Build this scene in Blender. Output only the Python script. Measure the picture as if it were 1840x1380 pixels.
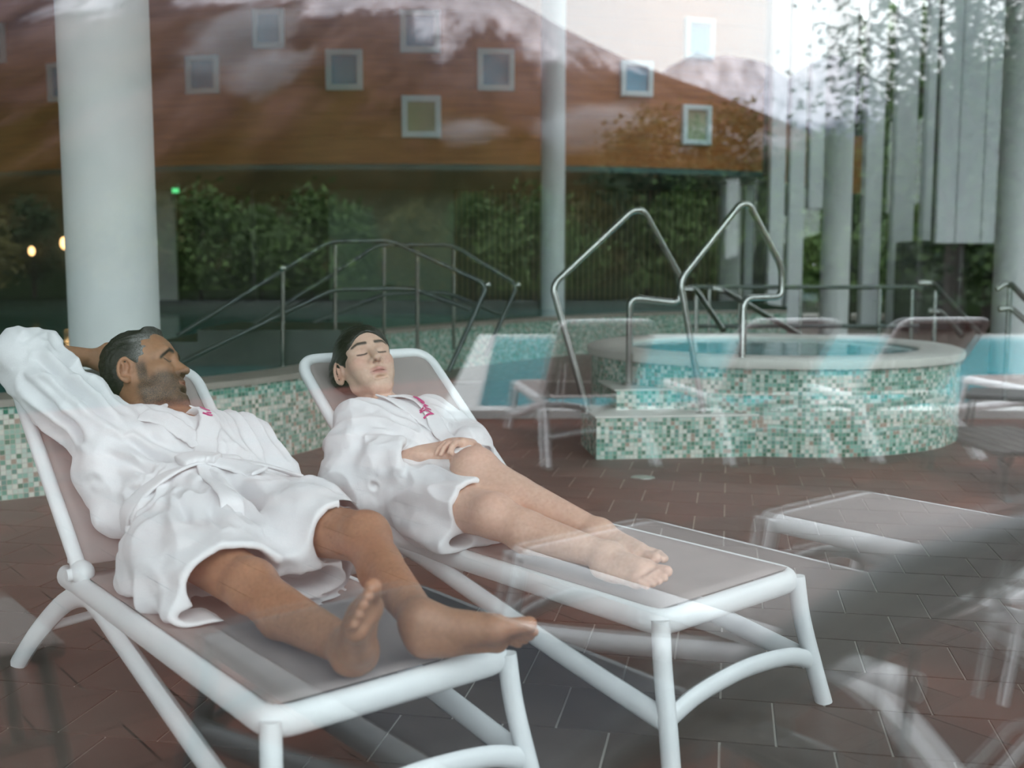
import bpy, bmesh, math, random
import numpy as np
from mathutils import Vector, Matrix

for _o in list(bpy.data.objects): bpy.data.objects.remove(_o)
SC = bpy.context.scene
COL = SC.collection

# ------------------------------------------------------------------ camera
FPX, HOR, CAMH = 1930.0, 480.0, 1.28          # focal length in pixels, horizon row, eye height
TILT = math.atan((690 - HOR) / FPX)
cam_d = bpy.data.cameras.new('camera'); cam_d.sensor_width = 36; cam_d.lens = FPX / 1840 * 36
cam_d.clip_start = .01; cam_d.clip_end = 20000
cam_d.dof.use_dof = True; cam_d.dof.focus_distance = 3.55; cam_d.dof.aperture_fstop = 2.3
cam = bpy.data.objects.new('camera', cam_d); COL.objects.link(cam)
cam.location = (0, 0, CAMH); cam.rotation_euler = (math.pi / 2 - TILT, 0, 0)
SC.camera = cam
SC.view_settings.view_transform = 'Standard'; SC.view_settings.look = 'None'
SC.view_settings.gamma = 1; SC.view_settings.use_curve_mapping = False
SC.view_settings.exposure = 0.0
SC.cycles.transparent_max_bounces = 24
SC.cycles.max_bounces = 8
SC.cycles.sample_clamp_indirect = 6

# ------------------------------------------------------------------ sky
SKY = 5.7
W = bpy.data.worlds.new('sky'); SC.world = W; W.use_nodes = True
nt = W.node_tree; nt.nodes.clear()
o_ = nt.nodes.new('ShaderNodeOutputWorld'); b_ = nt.nodes.new('ShaderNodeBackground')
tc = nt.nodes.new('ShaderNodeTexCoord'); nz = nt.nodes.new('ShaderNodeTexNoise'); cr = nt.nodes.new('ShaderNodeValToRGB')
nz.inputs['Scale'].default_value = 2.2; nz.inputs['Detail'].default_value = 5
cr.color_ramp.elements[0].position = .3; cr.color_ramp.elements[0].color = (.80, .815, .90, 1)
cr.color_ramp.elements[1].position = .7; cr.color_ramp.elements[1].color = (1, .99, 1, 1)
nt.links.new(tc.outputs['Generated'], nz.inputs['Vector']); nt.links.new(nz.outputs['Fac'], cr.inputs['Fac'])
nt.links.new(cr.outputs['Color'], b_.inputs['Color']); nt.links.new(b_.outputs[0], o_.inputs[0])
b_.inputs['Strength'].default_value = SKY

# ------------------------------------------------------------------ helpers
def ray(x, y):
    c = ((x - 920) / FPX, 1.0, -(y - 690) / FPX); ct, st = math.cos(TILT), math.sin(TILT)
    return np.array([c[0], c[1] * ct + c[2] * st, -c[1] * st + c[2] * ct])
CAMP = np.array([0, 0, CAMH])
def PZ(x, y, z): d = ray(x, y); return CAMP + d * ((z - CAMH) / d[2])      # pixel -> point at height z
def PD(x, y, Y): d = ray(x, y); return CAMP + d * (Y / d[1])              # pixel -> point at distance Y
GA = math.radians(39.5)                        # the window wall runs along GV, GN points indoors
GN = np.array([-math.sin(GA), math.cos(GA), 0]); GV = np.array([math.cos(GA), math.sin(GA), 0]); G0 = .38
def MIR(p): p = np.asarray(p, float); return p - 2 * (p @ GN - G0) * GN     # seen in the glass -> real place outdoors
def MIRD(d): d = np.asarray(d, float); return d - 2 * (d @ GN) * GN

def tag(o, label=None, cat=None, group=None, kind=None):
    if label: o['label'] = label
    if cat: o['category'] = cat
    if group: o['group'] = group
    if kind: o['kind'] = kind
    return o
def empty(name, loc=(0, 0, 0), rz=0.0):
    o = bpy.data.objects.new(name, None); COL.objects.link(o); o.location = loc; o.rotation_euler = (0, 0, rz)
    o.empty_display_size = .1
    return o
def copy_tree(o, parent=None):
    c = o.copy(); COL.objects.link(c); c.parent = parent
    for ch in o.children: copy_tree(ch, c)
    return c
class MB:
    def __init__(s): s.v = []; s.f = []
    def add(s, vs, fs):
        n = len(s.v); s.v += [tuple(map(float, p)) for p in vs]; s.f += [tuple(i + n for i in f) for f in fs]; return s
    def box(s, c, d, rot=None, bev=0.0):
        hx, hy, hz = d[0] / 2, d[1] / 2, d[2] / 2
        if bev > 0:
            b = min(bev, hx * .9, hy * .9, hz * .9); vs = []
            bm = bmesh.new(); bmesh.ops.create_cube(bm, size=1)
            for q in bm.verts: q.co = Vector((q.co.x * d[0], q.co.y * d[1], q.co.z * d[2]))
            bmesh.ops.bevel(bm, geom=bm.edges[:], offset=b, segments=2, affect='EDGES', profile=.6)
            bm.verts.ensure_lookup_table(); vs = [np.array(q.co) for q in bm.verts]; fs = [[q.index for q in f.verts] for f in bm.faces]; bm.free()
        else:
            vs = [np.array([x, y, z]) for x in (-hx, hx) for y in (-hy, hy) for z in (-hz, hz)]
            fs = [(0, 1, 3, 2), (4, 6, 7, 5), (0, 4, 5, 1), (2, 3, 7, 6), (0, 2, 6, 4), (1, 5, 7, 3)]
        if rot is not None:
            R = np.array(rot) if not np.isscalar(rot) else np.array([[math.cos(rot), -math.sin(rot), 0], [math.sin(rot), math.cos(rot), 0], [0, 0, 1]])
            vs = [R @ p for p in vs]
        return s.add([p + np.array(c) for p in vs], fs)
    def tube(s, path, r, seg=10, sec=None, up=(0, 0, 1), closed=False, cap=True):
        """sweep an ellipse along a path; r: radius or list; sec=(a,b): half width sideways, half height along 'up'"""
        P = [np.array(p, float) for p in path]; n = len(P); up = np.array(up, float); rings = []
        prev = None
        for i in range(n):
            if closed: t = P[(i + 1) % n] - P[i - 1]
            else: t = P[min(i + 1, n - 1)] - P[max(i - 1, 0)]
            t /= np.linalg.norm(t) + 1e-12
            if sec is not None:
                u = np.cross(t, up)
                if np.linalg.norm(u) < .05: u = prev if prev is not None else np.cross(t, np.array([1, 0, 0.]))
            else:
                if prev is None:
                    a = np.array([0, 0, 1.]) if abs(t[2]) < .9 else np.array([1., 0, 0]); u = np.cross(t, a)
                else: u = prev - t * (prev @ t)
            u /= np.linalg.norm(u) + 1e-12; prev = u; w = np.cross(u, t)
            if sec is not None:
                a, b = (sec[i] if isinstance(sec[0], (tuple, list)) else sec)
            else: a = b = (r[i] if isinstance(r, (list, tuple, np.ndarray)) else r)
            rings.append([P[i] + u * a * math.cos(2 * math.pi * k / seg) + w * b * math.sin(2 * math.pi * k / seg) for k in range(seg)])
        vs = [p for R in rings for p in R]; fs = []
        m = n if closed else n - 1
        for i in range(m):
            j = (i + 1) % n
            for k in range(seg): fs.append((i * seg + k, i * seg + (k + 1) % seg, j * seg + (k + 1) % seg, j * seg + k))
        if cap and not closed:
            fs.append(tuple(range(seg - 1, -1, -1))); fs.append(tuple((n - 1) * seg + k for k in range(seg)))
        return s.add(vs, fs)
    def lathe(s, prof, c=(0, 0, 0), seg=32):
        vs = []; n = len(prof)
        for r, z in prof:
            for k in range(seg): a = 2 * math.pi * k / seg; vs.append((c[0] + r * math.cos(a), c[1] + r * math.sin(a), c[2] + z))
        fs = [(i * seg + k, i * seg + (k + 1) % seg, (i + 1) * seg + (k + 1) % seg, (i + 1) * seg + k) for i in range(n - 1) for k in range(seg)]
        return s.add(vs, fs)
    def ell(s, c, r, seg=16, rings=8, R=None):
        vs = []; fs = []
        for i in range(rings + 1):
            th = math.pi * i / rings
            for k in range(seg):
                a = 2 * math.pi * k / seg; p = np.array([r[0] * math.sin(th) * math.cos(a), r[1] * math.sin(th) * math.sin(a), r[2] * math.cos(th)])
                if R is not None: p = np.array(R) @ p
                vs.append(p + np.array(c))
        for i in range(rings):
            for k in range(seg): fs.append((i * seg + k, (i + 1) * seg + k, (i + 1) * seg + (k + 1) % seg, i * seg + (k + 1) % seg))
        return s.add(vs, fs)
    def mesh(s, name, m=None, smooth=False):
        me = bpy.data.meshes.new(name); me.from_pydata(s.v, [], s.f); me.validate(clean_customdata=False)
        bm = bmesh.new(); bm.from_mesh(me); bmesh.ops.remove_doubles(bm, verts=bm.verts[:], dist=1e-6)
        bmesh.ops.recalc_face_normals(bm, faces=bm.faces[:]); bm.to_mesh(me); bm.free()
        if m: me.materials.append(m)
        if smooth:
            me.polygons.foreach_set('use_smooth', [True] * len(me.polygons))
            try: me.set_sharp_from_angle(angle=math.radians(42))
            except Exception: pass
        return me
    def build(s, name, m=None, parent=None, smooth=False):
        o = bpy.data.objects.new(name, s.mesh(name, m, smooth)); COL.objects.link(o); o.parent = parent; return o
def fillet(path, r, n=5):
    P = [np.array(p, float) for p in path]; out = [P[0]]
    for i in range(1, len(P) - 1):
        a, b, c = P[i - 1], P[i], P[i + 1]; d1 = a - b; d2 = c - b; l1 = np.linalg.norm(d1); l2 = np.linalg.norm(d2)
        q = min(r, l1 * .48, l2 * .48); A = b + d1 / l1 * q; C = b + d2 / l2 * q
        for k in range(n + 1): t = k / n; out.append((1 - t) ** 2 * A + 2 * t * (1 - t) * b + t * t * C)
    out.append(P[-1]); return out
def spline(pts, n=8):
    P = [np.array(p, float) for p in pts]; P = [2 * P[0] - P[1]] + P + [2 * P[-1] - P[-2]]; out = []
    for i in range(1, len(P) - 2):
        for k in range(n):
            t = k / n; out.append(.5 * (2 * P[i] + (P[i + 1] - P[i - 1]) * t + (2 * P[i - 1] - 5 * P[i] + 4 * P[i + 1] - P[i + 2]) * t * t + (3 * P[i] - P[i - 1] - 3 * P[i + 1] + P[i + 2]) * t ** 3))
    out.append(P[-2]); return out

# ------------------------------------------------------------------ materials
class NT:
    def __init__(s, name):
        s.m = bpy.data.materials.new(name); s.m.use_nodes = True; s.t = s.m.node_tree; s.N = s.t.nodes
        s.b = s.N['Principled BSDF']; s.out = s.N['Material Output']
    def n(s, k, **kw):
        q = s.N.new('ShaderNode' + k)
        for a, v in kw.items():
            if a in q.inputs: q.inputs[a].default_value = v
            else: setattr(q, a, v)
        return q
    def l(s, a, b): s.t.links.new(a, b)
    def ramp(s, fac, *stops):
        r = s.n('ValToRGB'); e = r.color_ramp.elements
        while len(e) > len(stops): e.remove(e[-1])
        while len(e) < len(stops): e.new(.5)
        for q, (p, c) in zip(e, stops): q.position = p; q.color = (*c, 1) if len(c) == 3 else c
        s.l(fac, r.inputs['Fac']); return r.outputs['Color']
    def math(s, op, a, b=None):
        q = s.n('Math', operation=op)
        for i, v in enumerate((a, b)):
            if v is None: continue
            if isinstance(v, (int, float)): q.inputs[i].default_value = v
            else: s.l(v, q.inputs[i])
        return q.outputs[0]
    def coord(s, k='Object'): return s.n('TexCoord').outputs[k]
    def noise(s, scale, detail=3, vec=None, rough=.5):
        q = s.n('TexNoise', Scale=scale, Detail=detail, Roughness=rough)
        s.l(vec if vec is not None else s.coord(), q.inputs['Vector']); return q.outputs['Fac']
    def bump(s, h, dist=.002, strength=.5, target=None):
        q = s.n('Bump', Distance=dist, Strength=strength); s.l(h, q.inputs['Height']); s.l(q.outputs[0], (target or s.b).inputs['Normal'])
def mat(name, col, rough=.5, metal=0.0, var=.0, vscale=8, bump=0.0, bscale=60, spec=None):
    k = NT(name); k.b.inputs['Base Color'].default_value = (*col, 1); k.b.inputs['Roughness'].default_value = rough; k.b.inputs['Metallic'].default_value = metal
    if spec is not None: k.b.inputs['Specular IOR Level'].default_value = spec
    if var: k.l(k.ramp(k.noise(vscale, 4), (.25, [c * (1 - var) for c in col]), (.75, [min(1, c * (1 + var)) for c in col])), k.b.inputs['Base Color'])
    if bump: k.bump(k.noise(bscale, 3), bump, .6)
    return k.m
M = {}
M['white_resin'] = mat('white_resin', (.80, .82, .83), .38, var=.04)
M['anthracite'] = mat('anthracite_resin', (.085, .105, .115), .35, var=.05)  # lounger frame with the shade on it put into the colour
M['steel'] = mat('brushed_steel', (.44, .46, .44), .24, 1.0, var=.05)
M['dark_steel'] = mat('dark_steel', (.10, .12, .12), .35, .8, var=.1)
M['column'] = mat('column_plaster', (.70, .74, .73), .6, var=.05, vscale=3, bump=.002, bscale=30)
M['fin'] = mat('fin_paint', (.66, .71, .72), .45, var=.05, vscale=2)
M['grout'] = mat('grout', (.50, .47, .43), .8, var=.1)
M['dark_tile'] = mat('dark_pool_tile', (.035, .05, .045), .4, var=.2)
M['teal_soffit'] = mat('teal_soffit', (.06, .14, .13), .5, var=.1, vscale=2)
M['ceil'] = mat('ceiling_plaster', (.55, .55, .54), .8, var=.04)
M['pale_wall'] = mat('pale_wall', (.55, .60, .56), .7, var=.05, vscale=2)
M['green_wall'] = mat('green_wall', (.20, .31, .22), .6, var=.08, vscale=2)
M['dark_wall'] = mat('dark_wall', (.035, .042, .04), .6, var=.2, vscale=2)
M['dark_frame'] = mat('dark_frame', (.03, .035, .035), .4)
M['stone_rim'] = mat('stone_rim', (.62, .64, .58), .4, var=.08, vscale=5)
M['coping'] = mat('pool_coping', (.68, .69, .68), .5, var=.06)
M['window_frame'] = mat('pale_window_frame', (.68, .84, .86), .4, var=.03)
def sling_mat(nm='sling_mesh', c0=(.33, .285, .275), c1=(.39, .335, .32)):
    k = NT(nm); co = k.coord()
    w = k.n('TexWave', Scale=160.0, bands_direction='X'); w2 = k.n('TexWave', Scale=160.0, bands_direction='Y')
    k.l(co, w.inputs['Vector']); k.l(co, w2.inputs['Vector'])
    k.l(k.ramp(k.noise(5, 3), (.3, c0), (.7, c1)), k.b.inputs['Base Color'])
    k.b.inputs['Roughness'].default_value = .65; k.b.inputs['Specular IOR Level'].default_value = .15
    k.bump(k.math('ADD', w.outputs['Fac'], w2.outputs['Fac']), .0006, .5); return k.m
M['sling'] = sling_mat(); M['navy_sling'] = sling_mat('navy_sling', (.022, .028, .042), (.035, .042, .06))  # second sling is darkened in colour to stand in for shade
def mosaic_mat(name, size, dark=False):
    k = NT(name); uv = k.coord('UV'); sc = k.n('VectorMath', operation='SCALE'); sc.inputs['Scale'].default_value = 1 / size; k.l(uv, sc.inputs[0])
    fl = k.n('VectorMath', operation='FLOOR'); k.l(sc.outputs[0], fl.inputs[0]); wn = k.n('TexWhiteNoise', noise_dimensions='3D'); k.l(fl.outputs[0], wn.inputs['Vector'])
    cols = [(0, (.055, .22, .15)), (.11, (.13, .36, .27)), (.27, (.25, .50, .41)), (.45, (.46, .62, .54)), (.62, (.62, .69, .61)), (.80, (.35, .30, .24)), (.89, (.11, .30, .25))]
    r = k.n('ValToRGB'); r.color_ramp.interpolation = 'CONSTANT'; e = r.color_ramp.elements
    while len(e) < len(cols): e.new(.5)
    for q, (p, c) in zip(e, cols): q.position = p; q.color = (*c, 1)
    k.l(wn.outputs['Value'], r.inputs['Fac'])
    fr = k.n('VectorMath', operation='FRACTION'); k.l(sc.outputs[0], fr.inputs[0]); sx = k.n('SeparateXYZ'); k.l(fr.outputs[0], sx.inputs[0])
    def edge(o): return k.math('MINIMUM', o, k.math('SUBTRACT', 1.0, o))
    g = k.math('LESS_THAN', k.math('MINIMUM', edge(sx.outputs[0]), edge(sx.outputs[1])), .055)
    mx = k.n('Mix', data_type='RGBA'); k.l(g, mx.inputs['Factor']); k.l(r.outputs['Color'], mx.inputs[6]); mx.inputs[7].default_value = (.46, .47, .42, 1)
    k.l(mx.outputs[2], k.b.inputs['Base Color']); k.b.inputs['Roughness'].default_value = .25
    q = k.n('Bump', Distance=.002, Strength=.5, invert=True); k.l(g, q.inputs['Height']); k.l(q.outputs[0], k.b.inputs['Normal'])
    return k.m
M['mosaic'] = mosaic_mat('glass_mosaic', .028)
M['mosaic_small'] = mosaic_mat('glass_mosaic_small', .025)
def water_mat(name, col, wscale=1.5, bump=.02, rough=.04):
    k = NT(name); k.b.inputs['Base Color'].default_value = (*col, 1); k.b.inputs['Roughness'].default_value = rough; k.b.inputs['IOR'].default_value = 1.33
    k.bump(k.noise(wscale, 3), bump, .5); return k.m
M['pool_water'] = water_mat('pool_water', (.06, .26, .27))
M['tub_water'] = water_mat('tub_water', (.22, .55, .56), 4, .01)
M['outdoor_water'] = water_mat('outdoor_water', (.05, .40, .48), 1.2, .03, .15)
def glass_mat():
    k = NT('window_glass'); k.N.remove(k.b)
    g = k.n('NewGeometry'); dt = k.n('VectorMath', operation='DOT_PRODUCT'); k.l(g.outputs['Normal'], dt.inputs[0]); k.l(g.outputs['Incoming'], dt.inputs[1])
    c = k.math('SUBTRACT', 1.0, k.math('ABSOLUTE', dt.outputs['Value'])); R = k.math('ADD', .045, k.math('MULTIPLY', .955, k.math('POWER', c, 5.0)))
    t = k.n('BsdfTransparent'); t.inputs['Color'].default_value = (.928, .944, .942, 1); gl = k.n('BsdfGlossy', Roughness=0.0); gl.inputs['Color'].default_value = (1, 1, 1, 1)
    mx = k.n('MixShader'); k.l(R, mx.inputs[0]); k.l(t.outputs[0], mx.inputs[1]); k.l(gl.outputs[0], mx.inputs[2]); k.l(mx.outputs[0], k.out.inputs['Surface']); return k.m
M['glass'] = glass_mat()
# ------------------------------------------------------------------ the hall (structure)
def struct(o, label=None, cat=None): o['kind'] = 'structure'; return tag(o, label, cat)
def poly_slab(name, pts, z0, z1, m):
    b = MB(); n = len(pts); b.add([(x, y, z0) for x, y in pts] + [(x, y, z1) for x, y in pts],
        [tuple(range(n - 1, -1, -1)), tuple(range(n, 2 * n))] + [(i, (i + 1) % n, n + (i + 1) % n, n + i) for i in range(n)])
    return b.build(name, m)
def gp(n, t): return (GN * n + GV * t)[:2]
def uv_wall(mb_uv, path, z0, z1, flip=False):
    """vertical strip along a 2-D path with uv in metres -> appended to (verts, faces, uvs)"""
    V, F, U = mb_uv; s = 0
    for i in range(len(path) - 1):
        a, b = np.array(path[i]), np.array(path[i + 1]); d = float(np.linalg.norm(b - a)); n = len(V)
        V += [(a[0], a[1], z0), (b[0], b[1], z0), (b[0], b[1], z1), (a[0], a[1], z1)]; q = [(s, z0), (s + d, z0), (s + d, z1), (s, z1)]
        if flip: F.append((n + 1, n, n + 3, n + 2)); U.append([q[1], q[0], q[3], q[2]])
        else: F.append((n, n + 1, n + 2, n + 3)); U.append(q)
        s += d
def uv_mesh(name, V, F, U, m, parent=None):
    me = bpy.data.meshes.new(name); me.from_pydata(V, [], F); uv = me.uv_layers.new(name='UVMap')
    flat = [c for f in U for p in f for c in p]; uv.data.foreach_set('uv', flat); me.materials.append(m)
    o = bpy.data.objects.new(name, me); COL.objects.link(o); o.parent = parent; return o
def uv_flat(mb_uv, pts, z):
    V, F, U = mb_uv; n = len(V); V += [(x, y, z) for x, y in pts]; F.append(tuple(range(n, n + len(pts)))); U.append([(x, y) for x, y in pts])

HALL = [tuple(gp(G0 + .02, -16)), tuple(gp(G0 + .02, 22)), (16, 27.5), (16, 30), (-15, 30), (-15, 2)]
fl = poly_slab('floor', HALL, -.2, -.004, M['grout']); struct(fl, 'taupe rectangular tile floor of the pool hall', 'floor')
# ceiling in pieces around an unseen rooflight added to brighten the fins
ce = empty('ceiling', (0, 14, 9.4)); struct(ce, 'plain plaster ceiling with a long rooflight above the fins', 'ceiling')
RX0, RX1, RY0, RY1 = 3.0, 13.0, 17.4, 22.1
for pts_ in ([HALL[0], HALL[1], (16, RY0), (-15, RY0), HALL[5]], [(-15, RY0), (RX0, RY0), (RX0, 30), (-15, 30)], [(RX1, RY0), (16, RY0), (16, 30), (RX1, 30)], [(RX0, RY1), (RX1, RY1), (RX1, 30), (RX0, 30)]):
    o = poly_slab('ceiling_slab', [(x, y - 14) for x, y in pts_], 0, .3, M['ceil']); o.parent = ce
for i in range(5): MB().box((RX0 + (i + .5) * 2, (RY0 + RY1) / 2 - 14, .15), (1.94, RY1 - RY0, .02)).build('rooflight_pane', M['glass'], ce); MB().box((RX0 + i * 2, (RY0 + RY1) / 2 - 14, .15), (.06, RY1 - RY0, .1)).build('rooflight_bar', M['dark_frame'], ce)
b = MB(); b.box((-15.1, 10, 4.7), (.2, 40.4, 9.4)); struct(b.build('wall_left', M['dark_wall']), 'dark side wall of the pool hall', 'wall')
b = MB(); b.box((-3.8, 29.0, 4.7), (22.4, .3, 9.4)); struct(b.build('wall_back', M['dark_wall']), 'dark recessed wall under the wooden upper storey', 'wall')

b = MB(); b.box((16.4, 20, 4.7), (.2, 13, 9.4)); struct(b.build('wall_right', M['pale_wall']), 'pale side wall of the pool hall out of view', 'wall')
# floor tiles: the nearest ones singly, the rest joined
def tile_mat(name, c0, c1, rough):
    k = NT(name); oi = k.n('ObjectInfo'); g = k.n('NewGeometry')
    wn = k.n('TexWhiteNoise', noise_dimensions='1D'); k.l(g.outputs['Random Per Island'], wn.inputs['W'])
    mx = k.n('Mix', data_type='FLOAT'); mx.inputs[0].default_value = .5; k.l(wn.outputs['Value'], mx.inputs[2]); k.l(oi.outputs['Random'], mx.inputs[3])
    f = k.math('ADD', k.math('MULTIPLY', mx.outputs[0], .6), k.math('MULTIPLY', k.noise(6, 5), .5))
    k.l(k.ramp(f, (.2, c0), (.8, c1)), k.b.inputs['Base Color']); k.b.inputs['Roughness'].default_value = rough
    k.bump(k.noise(40, 4), .0015, .4); return k.m
M['tile'] = tile_mat('floor_tile', (.082, .064, .054), (.145, .117, .10), .5)
TA = math.radians(11.4); ta = np.array([math.sin(TA), math.cos(TA)]); tb = np.array([math.cos(TA), -math.sin(TA)])
TS = .30
tb_mesh = MB().box((0, 0, -.006), (TS - .007, TS - .007, .012)).mesh('tile', M['tile'])
spots = []
for i in range(-60, 60):
    for j in range(-10, 60):
        p = tb * ((i + (.5 if j % 2 else 0)) * TS) + ta * (j * TS)
        if p @ GN[:2] < G0 + .30 or p[1] < 1.6: continue
        if abs(p[0]) > .50 * p[1] + .5: continue
        if p[1] > 12: continue
        spots.append((float(np.hypot(*p)), p))
spots.sort(key=lambda s: s[0])
hid = lambda p: False
bx = MB()
for i, (d, p) in enumerate(spots):
    if i < 290:
        o = bpy.data.objects.new('tile', tb_mesh); COL.objects.link(o); o.parent = fl; o.location = (p[0], p[1], 0); o.rotation_euler = (0, 0, -TA)
    else: bx.box((p[0], p[1], -.006), (TS - .007, TS - .007, .012), rot=-TA)
o = bx.build('tile_field', M['tile'], fl); o['kind'] = 'stuff'
k = NT('far_tiles'); br = k.n('TexBrick'); mp = k.n('Mapping'); mp.inputs['Rotation'].default_value = (0, 0, TA); k.l(k.coord('Object'), mp.inputs[0]); k.l(mp.outputs[0], br.inputs['Vector'])
br.inputs['Scale'].default_value = 1; br.inputs['Brick Width'].default_value = TS; br.inputs['Row Height'].default_value = TS; br.inputs['Mortar Size'].default_value = .004
br.inputs['Color1'].default_value = (.125, .10, .085, 1); br.inputs['Color2'].default_value = (.16, .13, .11, 1); br.inputs['Mortar'].default_value = (.4, .37, .34, 1)
k.l(br.outputs['Color'], k.b.inputs['Base Color']); k.b.inputs['Roughness'].default_value = .45; M['far_tile'] = k.m
o = poly_slab('far_tiling', [(-7, 12.1), (9, 12.1), (15.8, 27), (15.8, 28.8), (-14.8, 28.8), (-14.8, 12.1)], -.003, 0, M['far_tile']); o.parent = fl
o = poly_slab('side_tiling', [(-14.8, 5), (-6.5, 5), (-7, 12.1), (-14.8, 12.1)], -.003, 0, M['far_tile']); o.parent = fl

# window wall: double glazing between slim posts
WH = 6.2
PW = 2.6; t0 = -1.15
i = 0
for kk in range(-5, 8):
    ta_, tb_ = t0 + kk * PW, t0 + (kk + 1) * PW; i += 1
    c = GN * G0 + GV * ((ta_ + tb_) / 2)
    win = empty('window_%d' % i, (c[0], c[1], 0), GA); struct(win, 'double glazed floor to ceiling window pane of the pool hall' if kk != 0 else 'double glazed window pane in front of the loungers', 'window')
    for off in (-.014, .014):
        MB().box((0, off, WH / 2), (PW - .06, .006, WH - .08)).build('pane', M['glass'], win)
    MB().box((0, 0, .02), (PW, .08, .04)).build('sill_profile', M['dark_frame'], win)
    MB().box((0, 0, WH - .03), (PW, .08, .06)).build('head_profile', M['dark_frame'], win)
    MB().box((PW / 2, 0, WH / 2), (.06, .09, WH)).build('mullion', M['dark_frame'], win)
c = GN * (G0) + GV * (t0 + 1.5 * PW)
b = MB(); b.box((c[0], c[1], (WH + 9.6) / 2), (13 * PW, .3, 9.6 - WH), rot=GA); struct(b.build('wall_front', M['pale_wall']), 'pale lintel wall above the glazing', 'wall')

# ------------------------------------------------------------------ wooden upper storey with square windows
DC = np.array([-2.8, 42.1]); DR = 20.1; DZ = 3.35
k = NT('orange_wood'); co = k.coord('Object'); mp = k.n('Mapping'); mp.inputs['Scale'].default_value = (.4, .4, 6); k.l(co, mp.inputs[0])
k.l(k.ramp(k.noise(2.5, 6, mp.outputs[0]), (.2, (.28, .088, .015)), (.5, (.39, .135, .024)), (.8, (.48, .18, .04))), k.b.inputs['Base Color']); k.b.inputs['Roughness'].default_value = .5; M['wood'] = k.m
def darc(px):     # angle on the drum for a pixel column
    d = ray(px, 300)[:2]; d = d / np.linalg.norm(d); bq = d @ DC; r = bq - math.sqrt(bq * bq - (DC @ DC - DR * DR)); return d * r
def dang(p): q = p - DC; return math.atan2(q[1], q[0])
a0, a1 = dang(np.array([-12.9, 24.7])), dang(darc(1370))
b = MB(); n = 40; dr = empty('wooden_drum', (DC[0], DC[1] - DR, DZ)); struct(dr, 'curved orange wood upper storey with small square windows', 'wall')
pts = [DC + DR * np.array([math.cos(a0 + (a1 - a0) * i / n), math.sin(a0 + (a1 - a0) * i / n)]) for i in range(n + 1)]
# the cladding stands as curved boards one above the other
off = np.array([DC[0], DC[1] - DR, DZ])
for r_ in range(12):
    bb = MB(); z0, z1 = r_ * .5 + .004, (r_ + 1) * .5 - .004
    V = []
    for p in pts:
        nrm = (p - DC) / DR
        for rr, z in ((0, z0), (0, z1), (-.12, z1), (-.12, z0)): q = p + nrm * rr; V.append((q[0] - off[0], q[1] - off[1], z))
    F = [(4 * i + a, 4 * i + (a + 1) % 4, 4 * (i + 1) + (a + 1) % 4, 4 * (i + 1) + a) for i in range(n) for a in range(4)] + [(0, 1, 2, 3), (4 * n + 3, 4 * n + 2, 4 * n + 1, 4 * n)]
    bb.add(V, F); bb.build('cladding_board', M['wood'], dr)
e1 = pts[-1]; bb = MB(); bb.box((e1[0] - off[0] + .3, e1[1] - off[1] + 2.1, 3), (.2, 4.0, 6)); bb.build('end_panel', M['dark_frame'], dr)
V = [(p[0], p[1]) for p in pts] + [(5.8, 28.9), (-14.9, 28.9)]
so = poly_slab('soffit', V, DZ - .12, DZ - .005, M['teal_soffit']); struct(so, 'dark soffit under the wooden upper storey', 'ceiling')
k = NT('blue_glass'); k.b.inputs['Base Color'].default_value = (.12, .42, .58, 1); k.b.inputs['Roughness'].default_value = .2; M['blue_glass'] = k.m
k = NT('yellow_glass'); k.b.inputs['Base Color'].default_value = (.34, .42, .26, 1); k.b.inputs['Roughness'].default_value = .12; M['yellow_glass'] = k.m
wl = [(2, 80, 42, 60, 0, 'at the left edge of the wood wall'), (118, 148, 44, 58, 0, 'half hidden behind the big column'), (370, 135, 52, 56, 0, 'just right of the big column'),
      (489, 52, 48, 58, 0, 'second from the big column, set high'), (622, 126, 56, 60, 0, 'between the two high blue windows'), (757, 57, 60, 62, 0, 'high above the pale yellow window'),
      (758, 210, 60, 62, 1, 'with pale yellow pane at mid wall'), (891, 126, 56, 62, 0, 'left of the slim middle column'), (1141, 142, 50, 52, 0, 'right of the slim middle column'),
      (1249, 225, 46, 60, 1, 'lowest, with pale greenish pane near the right end'), (1251, 70, 46, 60, 0, 'faint under the reflected sky at upper right')]
for wi, (cx, cy, w, h_, kind, lb) in enumerate(wl):
    p = darc(cx); dist = p[1]; z = PD(cx, cy, dist)[2]; a = dang(p); s = dist / FPX * 1.0
    ww, hh = w * s / max(.5, abs(math.sin(a))) * .98, h_ * s
    t = empty('window_%d' % (i_w := 14 + wi), (p[0], p[1], z), a + math.pi / 2); struct(t, 'small square window in the wood wall ' + lb, 'window')
    fw = .052 * ww / .6
    for nm, c, d in (('frame_side', (-ww / 2, -.03, 0), (fw * 2, .12, hh + fw * 2)), ('frame_side', (ww / 2, -.03, 0), (fw * 2, .12, hh + fw * 2)), ('frame_head', (0, -.03, hh / 2), (ww - fw * 2, .12, fw * 2)), ('frame_sill', (0, -.03, -hh / 2), (ww - fw * 2, .12, fw * 2))):
        MB().box(c, d, bev=.012).build(nm, M['window_frame'], t)
    MB().box((0, .0, 0), (ww - fw, .03, hh - fw)).build('pane', M['yellow_glass' if kind else 'blue_glass'], t)

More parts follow.
